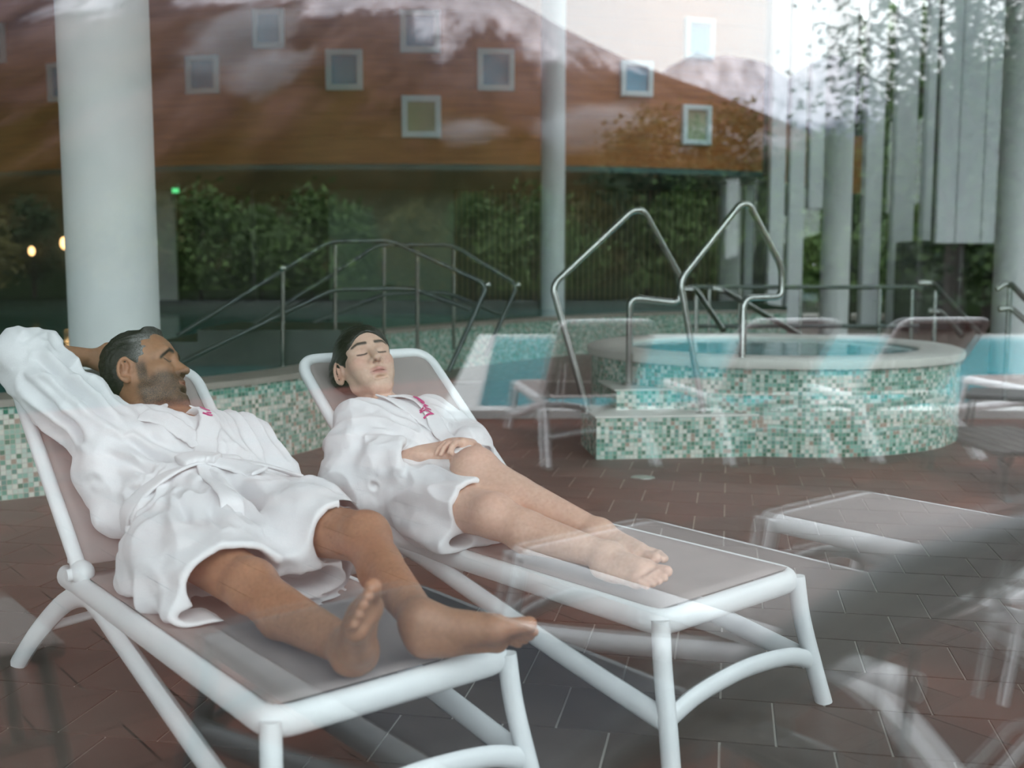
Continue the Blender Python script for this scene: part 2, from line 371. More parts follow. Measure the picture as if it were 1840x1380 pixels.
# ------------------------------------------------------------------ lower back wall: door bay, pale and green panels, reeded slats
def back_panel(name, x0, x1, y0, m, label, D=27.6, dep=.12, cat='panel', bottom=0):
    p, q = PD(x0, y0, D), PD(x1, y0, D); b = MB(); b.box(((p[0] + q[0]) / 2, D, (DZ - .12 + bottom) / 2), (q[0] - p[0], dep, DZ - .12 - bottom)); o = b.build(name, m); return tag(o, label, cat)
o = back_panel('wall_pier', 270, 313, 320, M['pale_wall'], 'pale wall pier beside the dark doorway behind the big column'); o['kind'] = 'structure'; o.name = 'trim_1'
o = back_panel('trim_2', 590, 815, 320, M['green_wall'], 'grey green wall panel behind the stair handrails'); o['kind'] = 'structure'
o = back_panel('trim_3', 450, 457, 320, M['dark_frame'], 'dark door post in the doorway behind the handrails', D=27.4); o['kind'] = 'structure'
M['slat'] = mat('reeded_slat', (.155, .145, .085), .6, var=.15, vscale=4)
p, q = PD(815, 400, 27.5), PD(1292, 400, 27.5)
rs = empty('trim_4', ((p[0] + q[0]) / 2, 27.5, 0)); struct(rs, 'reeded wall of upright olive brown slats behind the pool', 'wall')
ns = 48; sw = (q[0] - p[0]) / ns; sm = MB().box((0, 0, (DZ - .13) / 2), (sw * .62, .10, DZ - .13)).mesh('slat', M['slat'])
for i in range(ns):
    o = bpy.data.objects.new('slat', sm); COL.objects.link(o); o.parent = rs; o.location = (p[0] + sw * (i + .5) - (p[0] + q[0]) / 2, 0, 0)
MB().box((0, .12, (DZ - .13) / 2), (q[0] - p[0], .06, DZ - .13)).build('slat_backing', M['dark_wall'], rs)

# ------------------------------------------------------------------ columns
def column(cx, D, dia, label, z0=0, z1=9.38):
    p = PD(cx, 500, D); t = empty('column', (p[0], D, z0)); tag(t, label, 'column', 'round columns of the hall')
    MB().lathe([(0, 0), (dia / 2, 0), (dia / 2, z1 - z0), (0, z1 - z0)], seg=40).build('shaft', M['column'], t, smooth=True)
    MB().lathe([(dia / 2 + .012, 0), (dia / 2 + .012, .05), (dia / 2, .055)], seg=40).build('base_ring', M['steel'], t, smooth=True)
    return t
column(203, 6.9, .555, 'thick pale round column behind the man with raised arm')
column(993, 21.3, .47, 'slim pale column between the square windows at mid picture')
column(1311, 25.6, .49, 'short pale column under the right end of the wood wall', z1=DZ - .13)
column(1500, 18.5, .48, 'pale round column standing among the white fins')
column(1826, 12.6, .50, 'pale column at the right edge of the view')

# ------------------------------------------------------------------ fin facade at the right
FD = 22.5
fins = [(1380, 1406, 0), (1415, 1441, 0), (1449, 1475, 375), (1549, 1579, 0), (1601, 1637, 0), (1655, 1672, 445), (1337, 1352, -330)]
lbs = ['first white upright fin right of the wood wall', 'second white upright fin right of the wood wall', 'short hung white fin beside the round column', 'white upright fin just right of the round column among fins',
       'broad white upright fin between the round column and the dark doorway', 'narrow hung white fin beside the dark doorway', 'dim narrow fin under the right end of the wood wall']
for (x0, x1, yb), lb in zip(fins, lbs):
    D = FD if yb >= 0 else 26
    p, q = PD(x0, 400, D), PD(x1, 400, D); z0 = 0 if yb <= 0 else PD(x0, yb, D)[2]; z1 = 9.39 if yb >= 0 else DZ - .13
    t = empty('fin', ((p[0] + q[0]) / 2, D, z0)); tag(t, lb, 'fin', 'white facade fins')
    MB().box((0, 0, (z1 - z0) / 2), (q[0] - p[0], .28, z1 - z0), bev=.01).build('blade', M['fin'], t)
    if yb <= 0: MB().box((0, 0, .02), (q[0] - p[0] + .06, .34, .04)).build('foot_plate', M['dark_frame'], t)
dz0 = PD(1720, 437, 20.5)[2]
pw = empty('panel_wall', (PD(1730, 400, 20.5)[0], 20.5, dz0)); tag(pw, 'pale grey panelled wall hung above the dark doorway', 'wall panels')
for x0, x1 in ((1681, 1714), (1716, 1760), (1762, 1786)):
    p, q = PD(x0, 400, 20.5), PD(x1, 400, 20.5); MB().box(((p[0] + q[0]) / 2 - pw.location.x, 0, (9.38 - dz0) / 2), (q[0] - p[0], .12, 9.38 - dz0), bev=.008).build('panel', M['fin'], pw)
MB().box((0, .1, (9.38 - dz0) / 2), (PD(1786, 400, 20.5)[0] - PD(1681, 400, 20.5)[0], .06, 9.38 - dz0)).build('backing', M['dark_frame'], pw)
# dark doorway below
dp = PD(1720, 500, 20.9); x0, x1 = PD(1652, 500, 20.9)[0], PD(1790, 500, 20.9)[0]
dw = empty('door_1', (dp[0], 20.9, 0)); struct(dw, 'dark doorway recess under the pale panelled wall', 'door')
MB().box((0, 1.2, dz0 / 2 + .02), (x1 - x0, .1, dz0 + .04)).build('door_back', M['dark_wall'], dw)
for sx in (-1, 1): MB().box((sx * (x1 - x0) / 2, .6, dz0 / 2 + .02), (.08, 1.2, dz0 + .04)).build('jamb', M['dark_frame'], dw)
MB().box((0, .6, dz0 + .02), (x1 - x0, 1.2, .08)).build('lintel', M['dark_frame'], dw)
MB().box((.05, 0, dz0 / 2), (.06, .06, dz0)).build('centre_post', M['dark_frame'], dw)
# orange boards seen between the fins
for x0, x1, y0, y1, lb in ((1405, 1416, 215, 330, 'first orange wooden board seen between the white fins'), (1442, 1450, 220, 335, 'thin orange wooden board between the second and hung fin'), (1529, 1548, 245, 348, 'broadest orange wooden board right of the round column')):
    p, q = PD(x0 - 2, y1, 23.2), PD(x1 + 2, y0, 23.2); t = empty('wood_board', ((p[0] + q[0]) / 2, 23.2, p[2])); tag(t, lb, 'board', 'orange boards between fins')
    MB().box((0, 0, (q[2] - p[2]) / 2), (q[0] - p[0], .05, q[2] - p[2]), bev=.006).build('board', M['wood'], t); MB().box((0, .06, (9.4 - p[2]) / 2), (.04, .05, 9.4 - p[2])).build('batten', M['dark_frame'], t)
# glazing behind the fins
gz = empty('window_13', (9, 23.9, 0)); gz.name = 'window_30'; struct(gz, 'glazed facade behind the white fins', 'window')
for i in range(3):
    x = -3.0 + i * 3.0; MB().box((x, 0, 4.6), (2.96, .02, 9.1)).build('pane', M['glass'], gz); MB().box((x + 1.5, 0, 4.6), (.04, .08, 9.2)).build('mullion', M['dark_frame'], gz)
for z in (.05, 9.2): MB().box((0, 0, z), (9.1, .08, .1)).build('transom', M['dark_frame'], gz)
# ------------------------------------------------------------------ indoor pool with mosaic parapet
PX = [(-8.5, 4.6), (-6.0, 4.75), (-4.4, 5.05), (-3.5, 5.4), (-2.82, 5.81), (-2.2, 6.35), (-1.66, 7.0), (-1.33, 7.67), (-1.12, 8.5), (-1.12, 9.4), (-1.45, 10.4), (-1.75, 11.1), (-1.75, 11.7), (-1.35, 12.4), (-.5, 13.9), (.77, 15.6), (2.6, 17.3), (4.6, 18.0)]
PP = [np.array(p[:2]) for p in spline([(x, y, 0) for x, y in PX], 5)]
def offs(path, d):
    out = []
    for i, p in enumerate(path):
        t = path[min(i + 1, len(path) - 1)] - path[max(i - 1, 0)]; t = t / np.linalg.norm(t); out.append(p + d * np.array([-t[1], t[0]]))
    return out
pool = empty('tiled_pool', (-2.5, 6.5, 0)); tag(pool, 'raised indoor pool with curving green and white mosaic parapet', 'pool')
L0 = np.array([-2.5, 6.5])
V, F, U = [], [], []
out_ = [p - L0 for p in PP]; in_ = [p - L0 for p in offs(PP, .32)]
uv_wall((V, F, U), out_, 0, .52); uv_wall((V, F, U), in_, .0, .52, True)
uv_mesh('parapet', V, F, U, M['mosaic'], pool)
b = MB()
o1 = [p - L0 for p in offs(PP, -.02)]; i1 = [p - L0 for p in offs(PP, .35)]; n = len(o1); vs = []
for a, c in zip(o1, i1): vs += [(a[0], a[1], .52), (c[0], c[1], .52), (c[0], c[1], .56), (a[0], a[1], .56)]
b.add(vs, [(4 * i + q, 4 * i + (q + 1) % 4, 4 * (i + 1) + (q + 1) % 4, 4 * (i + 1) + q) for i in range(n - 1) for q in range(4)])
k = NT('ledge_tile'); k.l(k.ramp(k.noise(4, 4), (.3, (.30, .26, .23)), (.7, (.40, .36, .32))), k.b.inputs['Base Color']); k.b.inputs['Roughness'].default_value = .4; M['ledge'] = k.m
b.build('ledge', M['ledge'], pool)
ring = [p - L0 for p in offs(PP, .33)]; wp = [(p[0], p[1]) for p in ring] + [(4.6 - L0[0], 21.5 - L0[1]), (-14 - L0[0], 21.5 - L0[1]), (-14 - L0[0], 4.6 - L0[1])]
poly = [(x, y, .46) for x, y in wp]; MB().add(poly, [tuple(range(len(poly)))]).build('water', M['pool_water'], pool)
V, F, U = [], [], []; uv_wall((V, F, U), [np.array(p) for p in [(4.6 - L0[0], 18.0 - L0[1]), (4.6 - L0[0], 21.5 - L0[1]), (-14 - L0[0], 21.5 - L0[1])]], 0, .62); uv_mesh('far_parapet', V, F, U, M['dark_tile'], pool)

# stair handrails over the parapet
def rails(name, label, paths, posts, r=.02, m='dark_steel', group=None, tips=()):
    base = np.array([paths[0][0][0], paths[0][0][1], 0]); t = empty(name, base); tag(t, label, 'handrail', group)
    for p in paths: MB().tube([np.array(q) - base for q in fillet(p, .09, 5)], r, 10).build('rail', M[m], t, smooth=True)
    for a, c in posts: MB().tube([np.array(a) - base, np.array(c) - base], r * .85, 8).build('post', M['steel' if m == 'dark_steel' else m], t, smooth=True)
    for a in tips: MB().ell(np.array(a) - base, (r * 1.5,) * 3).build('rail_cap', M['steel'], t, smooth=True)
    return t
def PDl(pts): return [PD(*p) for p in pts]
rails('stair_handrail', 'dark steel stair handrail nearest the parapet with sloping ends', [PDl([(318, 604, 8.6), (592, 434, 9.0), (702, 432, 9.1), (876, 512, 9.0), (806, 668, 8.8)]), PDl([(318, 655, 8.6), (600, 520, 9.0), (742, 518, 9.1), (845, 556, 9.0)])],
      [(PD(508, 484, 8.85), PD(508, 668, 8.85)), (PD(750, 450, 9.08), PD(750, 640, 9.08)), (PD(602, 440, 9.0), PD(602, 652, 9.0))], tips=[PD(508, 482, 8.85), PD(876, 512, 9.0)], group='stair handrails of the pool')
rails('stair_handrail', 'dark steel stair handrail farther back above the mosaic parapet', [PDl([(420, 606, 9.9), (680, 440, 10.2), (812, 440, 10.3), (930, 512, 10.2), (872, 640, 10.0)]), PDl([(420, 640, 9.9), (690, 528, 10.2), (800, 525, 10.3), (905, 566, 10.2)])],
      [(PD(815, 446, 10.3), PD(815, 628, 10.3)), (PD(690, 445, 10.2), PD(690, 630, 10.2))], tips=[PD(930, 512, 10.2)], group='stair handrails of the pool')
# step block the rails stand on, in the pool
st = empty('pool_stair', (-2.0, 9.3, 0)); tag(st, 'low stepped landing over the pool parapet under the handrails', 'stair')
for i, (x, w) in enumerate(((-1.15, .35), (-.8, .35), (-.3, .65), (.3, .55))): MB().box((x, .3, .28 + .05 * min(i, 2)), (w, 1.3, .56 + .1 * min(i, 2))).build('step', M['dark_tile'], st)

# ------------------------------------------------------------------ whirlpool tub
JC = np.array([2.06, 8.58]); JR = 1.42
tub = empty('whirlpool_tub', (JC[0], JC[1], 0)); tag(tub, 'round raised whirlpool tub clad in green mosaic with pale rim', 'whirlpool')
circ = [np.array([JR * math.cos(a), JR * math.sin(a)]) for a in np.linspace(0, 2 * math.pi, 81)]
V, F, U = [], [], []; uv_wall((V, F, U), circ, 0, .60); uv_mesh('tub_wall', V, F, U, M['mosaic'], tub)
MB().lathe([(JR - .30, .50), (JR - .30, .655), (JR - .27, .67), (JR - .01, .67), (JR + .03, .655), (JR + .035, .63), (JR + .03, .60), (JR - .02, .595)], seg=96).build('rim', M['stone_rim'], tub, smooth=True)
MB().lathe([(0, .64), (JR - .295, .64)], seg=64).build('water', M['tub_water'], tub)
def mosaic_box(name, c, d, parent, rot=0.0):
    V, F, U = [], [], []; hx, hy = d[0] / 2, d[1] / 2
    R = np.array([[math.cos(rot), -math.sin(rot)], [math.sin(rot), math.cos(rot)]]); P4 = [R @ np.array(q) + np.array(c[:2]) for q in ((-hx, -hy), (hx, -hy), (hx, hy), (-hx, hy), (-hx, -hy))]
    uv_wall((V, F, U), P4, c[2] - d[2] / 2, c[2] + d[2] / 2); uv_flat((V, F, U), [tuple(q) for q in P4[:4]], c[2] + d[2] / 2)
    return uv_mesh(name, V, F, U, M['mosaic'], parent)
sp = empty('tub_steps', (.95, 7.45, 0)); tag(sp, 'mosaic clad steps leading up to the whirlpool tub', 'steps')
mosaic_box('lower_step', (.13, 0.0, .14), (1.10, .62, .28), sp, .10); mosaic_box('upper_step', (.10, .35, .21), (.72, .62, .42), sp, .12)
for (c, d, z) in (((.13, 0.0), (1.12, .64), .285), ((.10, .35), (.74, .64), .425)): MB().box((*c, z), (*d, .012), rot=.10, bev=.004).build('tread_slab', M['stone_rim'], sp)
def tubrail(label, pts):
    P = PDl(pts); base = np.array([P[0][0], P[0][1], P[0][2]]); t = empty('tub_handrail', base); tag(t, label, 'handrail', 'chrome tub handrails')
    MB().tube([q - base for q in fillet(P, .07, 6)], .024, 14).build('rail', M['steel'], t, smooth=True)
    for q in (P[0], P[-1]): MB().lathe([(0, 0), (.055, 0), (.055, .012), (.026, .02)], c=q - base, seg=20).build('flange', M['steel'], t, smooth=True)
tubrail('bent steel handrail nearer the lounging woman, on the tub steps', [(1056, 742, 7.40), (992, 513, 7.40), (1136, 378, 7.55), (1156, 378, 7.58), (1222, 498, 7.75), (1222, 545, 7.75), (1132, 535, 7.70), (1130, 691, 7.72)])
tubrail('bent steel handrail farther right, rising over the tub rim', [(1264, 744, 7.28), (1222, 503, 7.28), (1330, 367, 7.40), (1346, 367, 7.42), (1405, 480, 7.5), (1405, 533, 7.5), (1336, 536, 7.32), (1332, 744, 7.28)])
# low rail fence behind the tub
p = [PD(1238, 516, 12.3), PD(1658, 516, 12.3)]
rails('railing', 'long dark railing behind the whirlpool tub', [[p[0], p[1]], [PD(1242, 586, 12.3), PD(1650, 586, 12.3)]], [(PD(x, 518, 12.3), np.array([PD(x, 518, 12.3)[0], 12.3, 0])) for x in (1275, 1330, 1440, 1582, 1640)], r=.026)
rails('ramp_rail', 'pale steel ramp rail sloping down at the right of the railing', [PDl([(1650, 509, 11.6), (1676, 508, 11.6), (1762, 602, 11.0)]), PDl([(1668, 560, 11.6), (1690, 560, 11.6), (1728, 604, 11.2)])], [(PD(1682, 512, 11.6), np.array([PD(1682, 512, 11.6)[0], 11.6, 0]))], r=.03, m='steel')
rails('ramp_rail', 'pale steel ramp rail sloping down behind the tub rails', [PDl([(1228, 520, 11.4), (1250, 520, 11.4), (1300, 594, 10.9)]), PDl([(1280, 518, 11.6), (1300, 522, 11.6), (1440, 604, 10.9)])], [(PD(1252, 530, 11.4), np.array([PD(1252, 530, 11.4)[0], 11.4, 0]))], r=.03, m='steel')
rails('ramp_rail', 'pale steel rail at the right edge beside the pale column', [PDl([(1790, 520, 10.4), (1812, 506, 10.4), (1850, 545, 10.2), (1880, 560, 10.2)]), PDl([(1795, 556, 10.4), (1815, 552, 10.4), (1870, 600, 10.2)])], [(PD(1815, 510, 10.4), np.array([PD(1815, 510, 10.4)[0], 10.4, 0]))], r=.028, m='steel')

# lamps and sign at the back
k = NT('green_sign'); k.b.inputs['Emission Color'].default_value = (.15, 1, .35, 1); k.b.inputs['Emission Strength'].default_value = 1.2; k.b.inputs['Base Color'].default_value = (.05, .4, .15, 1); M['green_sign'] = k.m
k = NT('warm_lamp'); k.b.inputs['Emission Color'].default_value = (1, .55, .22, 1); k.b.inputs['Emission Strength'].default_value = 5; M['warm_lamp'] = k.m
p = PD(316, 342, 27.2); t = empty('exit_sign', p); tag(t, 'small green lit exit sign above the dark doorway', 'sign'); MB().box((0, 0, 0), (.2, .06, .16), bev=.01).build('housing', M['dark_frame'], t); MB().box((0, -.035, 0), (.17, .01, .13)).build('lit_face', M['green_sign'], t)
for (x, y, s, lb) in ((116, 437, .11, 'larger warm wall lamp in the dark corner left of the big column'), (57, 451, .08, 'smaller warm wall lamp near the left edge')):
    p = PD(x, y, 28.7); t = empty('wall_lamp', p); tag(t, lb, 'lamp'); MB().box((0, .08, 0), (.12, .08, .2), bev=.01).build('back_plate', M['dark_frame'], t); MB().ell((0, 0, 0), (s, s, s * 1.5)).build('globe', M['warm_lamp'], t, smooth=True)

# small drain cover / wet paper on the floor
p = PZ(1155, 858, 0); t = MB().lathe([(0, .002), (.06, .003), (.075, 0)], seg=20).build('floor_drain', M['steel']); t.location = (p[0], p[1], 0.001); tag(t, 'small shiny round floor drain in the tiles', 'drain')
# ------------------------------------------------------------------ sun loungers
LW, LS, LH, LB = .33, .395, 1.237, .813        # half width, seat height, hinge, length of back
def make_lounger(rec, name='sun_lounger', fm='white_resin', sm='sling'):
    t = empty(name)
    m = M[fm]; c, s = math.cos(math.radians(rec)), math.sin(math.radians(rec)); xo = LW - .03
    path = fillet([(-xo, 1.38, LS - .03), (-xo, .03, LS - .03), (xo, .03, LS - .03), (xo, 1.38, LS - .03)], .06, 6)
    MB().tube(path, 0, 14, sec=(.026, .034)).build('frame', m, t, smooth=True)
    for sx in (-1, 1):
        MB().tube(spline([(sx * (xo + .003), .03, LS - .02), (sx * (xo + .012), .012, .25), (sx * (xo + .03), -.025, .10), (sx * (xo + .045), -.05, 0)], 5), 0, 12, sec=(.022, .027), up=(0, 1, 0)).build('leg', m, t, smooth=True)
        MB().tube(spline([(sx * (xo + .06), 1.74, 0), (sx * (xo + .04), 1.56, .15), (sx * (xo + .012), 1.36, .29), (sx * xo, 1.20, .345), (sx * xo, 1.08, .335), (sx * (xo + .004), .90, .30), (sx * (xo + .012), .45, .205), (sx * (xo + .024), .0, .125)], 6), 0, 12, sec=(.022, .032)).build('leg', m, t, smooth=True)
        hg = MB().ell((sx * (xo - .004), LH, LS + .012), (.034, .05, .036), 18, 10).build('hinge', m, t, smooth=True)
        MB().tube([(sx * (xo + .025), LH, LS + .01), (sx * (xo + .04), LH, LS + .01)], .018, 14).build('hinge_knob', m, hg, smooth=True)
        MB().tube([(sx * .22, LH + .45 * c, LS + .45 * s - .03), (sx * .24, LH + .30, LS - .035)], .009, 8).build('back_strut', m, t, smooth=True)
    MB().tube(spline([(-(xo + .026), -.014, .125), (-.2, -.02, .168), (0, -.02, .185), (.2, -.02, .168), (xo + .026, -.014, .125)], 6), 0, 12, sec=(.018, .026)).build('stretcher', m, t, smooth=True)
    MB().tube([(-(xo + .035), 1.53, .17), (0, 1.50, .21), (xo + .035, 1.53, .17)], .014, 10).build('stretcher', m, t, smooth=True)
    bp = lambda x, q, n=0.0: (x, LH + q * c - n * s, LS + .015 + q * s + n * c)
    path = fillet([bp(-xo, 0), bp(-xo, LB - .02), bp(xo, LB - .02), bp(xo, 0)], .09, 8)
    MB().tube(path, 0, 14, sec=(.022, .020), up=(0, -s, c)).build('back_frame', m, t, smooth=True)
    def sheet(name, f, nx=14, ny=24, th=.004):
        V = []; F = []
        for j in range(ny + 1):
            for i in range(nx + 1): V.append(np.array(f(i / nx * 2 - 1, j / ny)))
        for j in range(ny):
            for i in range(nx): a = j * (nx + 1) + i; F.append((a, a + 1, a + nx + 2, a + nx + 1))
        b = MB().add(V, F); o = b.build(name, M[sm], t, smooth=True); md = o.modifiers.new('thick', 'SOLIDIFY'); md.thickness = th; md.offset = 0; return o
    sheet('seat_sling', lambda x, y: (x * (xo - .012), .05 + y * (LH - .045), LS + .002 - .012 * (1 - x * x) * math.sin(math.pi * min(1, y * 1.1))))
    sheet('back_sling', lambda x, y: bp(x * ((xo - .012) - .045 * max(0, (y - .93) / .07) ** 2), .02 + y * (LB - .04), .004 - .012 * (1 - x * x)))
    return t
G1 = 'white framed loungers by the indoor pool'
lA = make_lounger(39.4); lA.location = (-.230, 2.236, 0); lA.rotation_euler.z = math.radians(38.9); tag(lA, 'white sun lounger with taupe sling under the bearded man', 'sun lounger', G1)
lB = make_lounger(41.0); lB.location = (.630, 2.864, 0); lB.rotation_euler.z = math.radians(41.4); tag(lB, 'white sun lounger with taupe sling under the dark-haired woman', 'sun lounger', G1)
class LF:                                        # lounger frame: local point -> world
    def __init__(s, x, y, phi, rec): a = math.radians(phi); s.v = np.array([math.cos(a), math.sin(a), 0]); s.u = np.array([-math.sin(a), math.cos(a), 0]); s.o = np.array([x, y, 0.]); s.r = math.radians(rec)
    def w(s, p): return s.o + s.v * p[0] + s.u * p[1] + np.array([0, 0, p[2]])
FA, FB = LF(-.230, 2.236, 38.9, 39.4), LF(.630, 2.864, 41.4, 41.0)

# ------------------------------------------------------------------ outdoors (seen mirrored in the glass)
k = NT('outdoor_paver'); oi = k.n('NewGeometry'); ob_ = k.n('ObjectInfo')
f = k.math('ADD', k.math('MULTIPLY', k.math('FRACT', k.math('ADD', oi.outputs['Random Per Island'], ob_.outputs['Random'])), .6), k.math('MULTIPLY', k.noise(5, 5), .4))
k.l(k.ramp(f, (.2, (.088, .023, .012)), (.8, (.155, .047, .028))), k.b.inputs['Base Color']); k.b.inputs['Roughness'].default_value = .7; k.b.inputs['Specular IOR Level'].default_value = .12; M['paver'] = k.m
M['joint'] = mat('paver_joint', (.012, .009, .008), .9, spec=0)
M['lawn'] = mat('lawn', (.012, .020, .008), .9, var=.4, vscale=2, spec=0)
b = MB(); b.box((0, 0, -.3), (900, 900, .2)); gr = b.build('ground', M['lawn']); gr.location = tuple(MIR((0, 300, 0))); gr.rotation_euler.z = 0
struct(gr, 'green lawn around the terrace outdoors', 'ground')
# terrace slab in the wall's own frame
tq = empty('terrace', tuple(GN * (G0 - .05)), GA); struct(tq, 'red brown paved terrace outside the glass', 'floor')
MB().box((5.6, -4.85, -.11), (16.4, 9.8, .2)).build('terrace_bed', M['joint'], tq)
mb = MB(); pave = []
pm = MB().box((0, 0, -.012), (.392, .272, .024)).mesh('paver', M['paver'])
for i in range(-6, 34):
    for j in range(0, 34):
        x, y = i * .40 + (.2 if j % 2 else 0), -.15 - j * .28
        if y < -9.6: continue
        w = np.array(tq.location) + GV * x + GN * y; v_ = MIR(w); seen = v_[1] > 1.6 and abs(v_[0]) < .5 * v_[1] + .2       # what the glass shows of the terrace
        pave.append(((0 if seen else 100) + float(np.hypot(v_[0], v_[1])), x, y))
pave.sort()
for i, (d_, x, y) in enumerate(pave):
    if i < 290: o = bpy.data.objects.new('paver', pm); COL.objects.link(o); o.parent = tq; o.location = (x, y, 0)
    else: mb.box((x, y, -.012), (.392, .272, .024))
o = mb.build('paver_field', M['paver'], tq); o['kind'] = 'stuff'

outdoor = make_lounger(42.0); dark_one = make_lounger(42.0, fm='anthracite', sm='navy_sling')  # second lounger takes dark frame and sling colours in place of shade
rowlab = ['dark anthracite outdoor lounger with navy sling mirrored over the man\'s foot end', 'white outdoor lounger mirrored across the woman\'s foot end', 'white outdoor lounger mirrored at the lower right with grey sling']  # first lounger has shade put into its frame and sling colours
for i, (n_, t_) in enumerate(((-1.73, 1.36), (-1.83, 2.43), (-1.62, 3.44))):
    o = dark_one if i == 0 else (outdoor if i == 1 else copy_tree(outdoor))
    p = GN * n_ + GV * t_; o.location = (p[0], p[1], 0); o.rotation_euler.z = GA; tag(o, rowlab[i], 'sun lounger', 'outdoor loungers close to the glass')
r2 = ['leftmost of the ghostly white loungers mirrored before the tub', 'middle ghostly white lounger mirrored before the tub', 'right ghostly white lounger mirrored before the tub', 'farthest right ghostly lounger mirrored at the picture edge']
AWAY = unit_ = np.array([-.15, .989, 0])            # as mirrored: from the head end towards the foot end
for i, (xa, ya, xb, yb) in enumerate(((975, 845, 1180, 834), (1308, 838, 1498, 830), (1572, 832, 1756, 824), (1960, 826, 2140, 818))):
    o = copy_tree(outdoor); c = (PZ(xa, ya, 0) + PZ(xb, yb, 0)) / 2 + AWAY * 1.70; p = MIR(c); o.location = (p[0], p[1], 0)
    d = MIRD(-AWAY); o.rotation_euler.z = math.atan2(-d[0], d[1]); tag(o, r2[i], 'sun lounger', 'outdoor loungers by the outdoor pool')

# outdoor pool, laid out square to what the glass shows
def vrect(x0, x1, y0, y1): return [tuple(MIR((x, y, 0))[:2]) for x, y in ((x0, y0), (x1, y0), (x1, y1), (x0, y1))][::-1]
op = empty('outdoor_pool', tuple(MIR((4, 13, 0)))); tag(op, 'turquoise outdoor pool mirrored in the glass', 'pool')
lo = np.array(op.location)
def vslab(name, r, z0, z1, m):
    o = poly_slab(name, [(x - lo[0], y - lo[1]) for x, y in vrect(*r)], z0, z1, m); o.parent = op
vslab('water', (-.3, 12, 9.35, 19), -.04, .02, M['outdoor_water'])
for nm, r in (('coping', (-.6, 12.3, 9.05, 9.35)), ('coping', (-.6, 12.3, 19, 19.4)), ('coping', (-.6, -.3, 9.35, 19)), ('coping', (12, 12.3, 9.35, 19))): vslab(nm, r, -.05, .07, M['coping'])

# small tables outdoors
M['brown_resin'] = mat('brown_resin', (.16, .11, .09), .45, var=.1); M['black_metal'] = mat('black_metal', (.03, .03, .032), .4)
def table(name, loc, rz, w, h_, m, label, leg=.018):
    t = empty(name, loc, rz); tag(t, label, 'table')
    MB().box((0, 0, h_ - .02), (w, w, .04), bev=.015).build('table_top', m, t)
    for sx in (-1, 1):
        for sy in (-1, 1): MB().tube(spline([(sx * (w / 2 - .04), sy * (w / 2 - .04), h_ - .03), (sx * (w / 2 - .02), sy * (w / 2 - .02), h_ * .5), (sx * (w / 2 + .0), sy * (w / 2), 0)], 4), leg, 10).build('leg', m, t, smooth=True)
    MB().tube([(-w / 2 + .02, w / 2 - .02, h_ * .45), (w / 2 - .02, w / 2 - .02, h_ * .45)], leg * .7, 8).build('crossbar', m, t, smooth=True)
p = PZ(58, 1092, .42); pv = p - GN * .05 - GV * .24; q = MIR(pv); table('side_table', (q[0], q[1], 0), GA, .46, .42, M['brown_resin'], 'low brown side table mirrored at the lower left edge')
q = MIR(PD(1795, 800, 7.75)); table('side_table', (q[0], q[1], 0), .3, .5, .38, M['black_metal'], 'low black side table mirrored at the right edge', .012)
q = MIR(PZ(1800, 868, 0)); t = empty('footrest', (q[0], q[1], 0), -.25); tag(t, 'low dark curved-leg footrest mirrored at the right edge', 'footrest')
M['dark_wicker'] = mat('dark_wicker', (.045, .028, .024), .35, var=.3, vscale=30, bump=.003, bscale=90)
for i in range(6): MB().box((0, -.25 + i * .1, .26), (.95, .085, .03), bev=.01).build('slat', M['dark_wicker'], t)
for sx in (-1, 1):
    MB().tube(spline([(sx * .42, -.28, .245), (sx * .47, -.27, .16), (sx * .44, -.26, .07), (sx * .49, -.25, 0)], 5), .02, 10).build('leg', M['dark_wicker'], t, smooth=True)
    MB().tube(spline([(sx * .42, .28, .245), (sx * .47, .27, .16), (sx * .44, .26, .07), (sx * .49, .25, 0)], 5), .02, 10).build('leg', M['dark_wicker'], t, smooth=True)

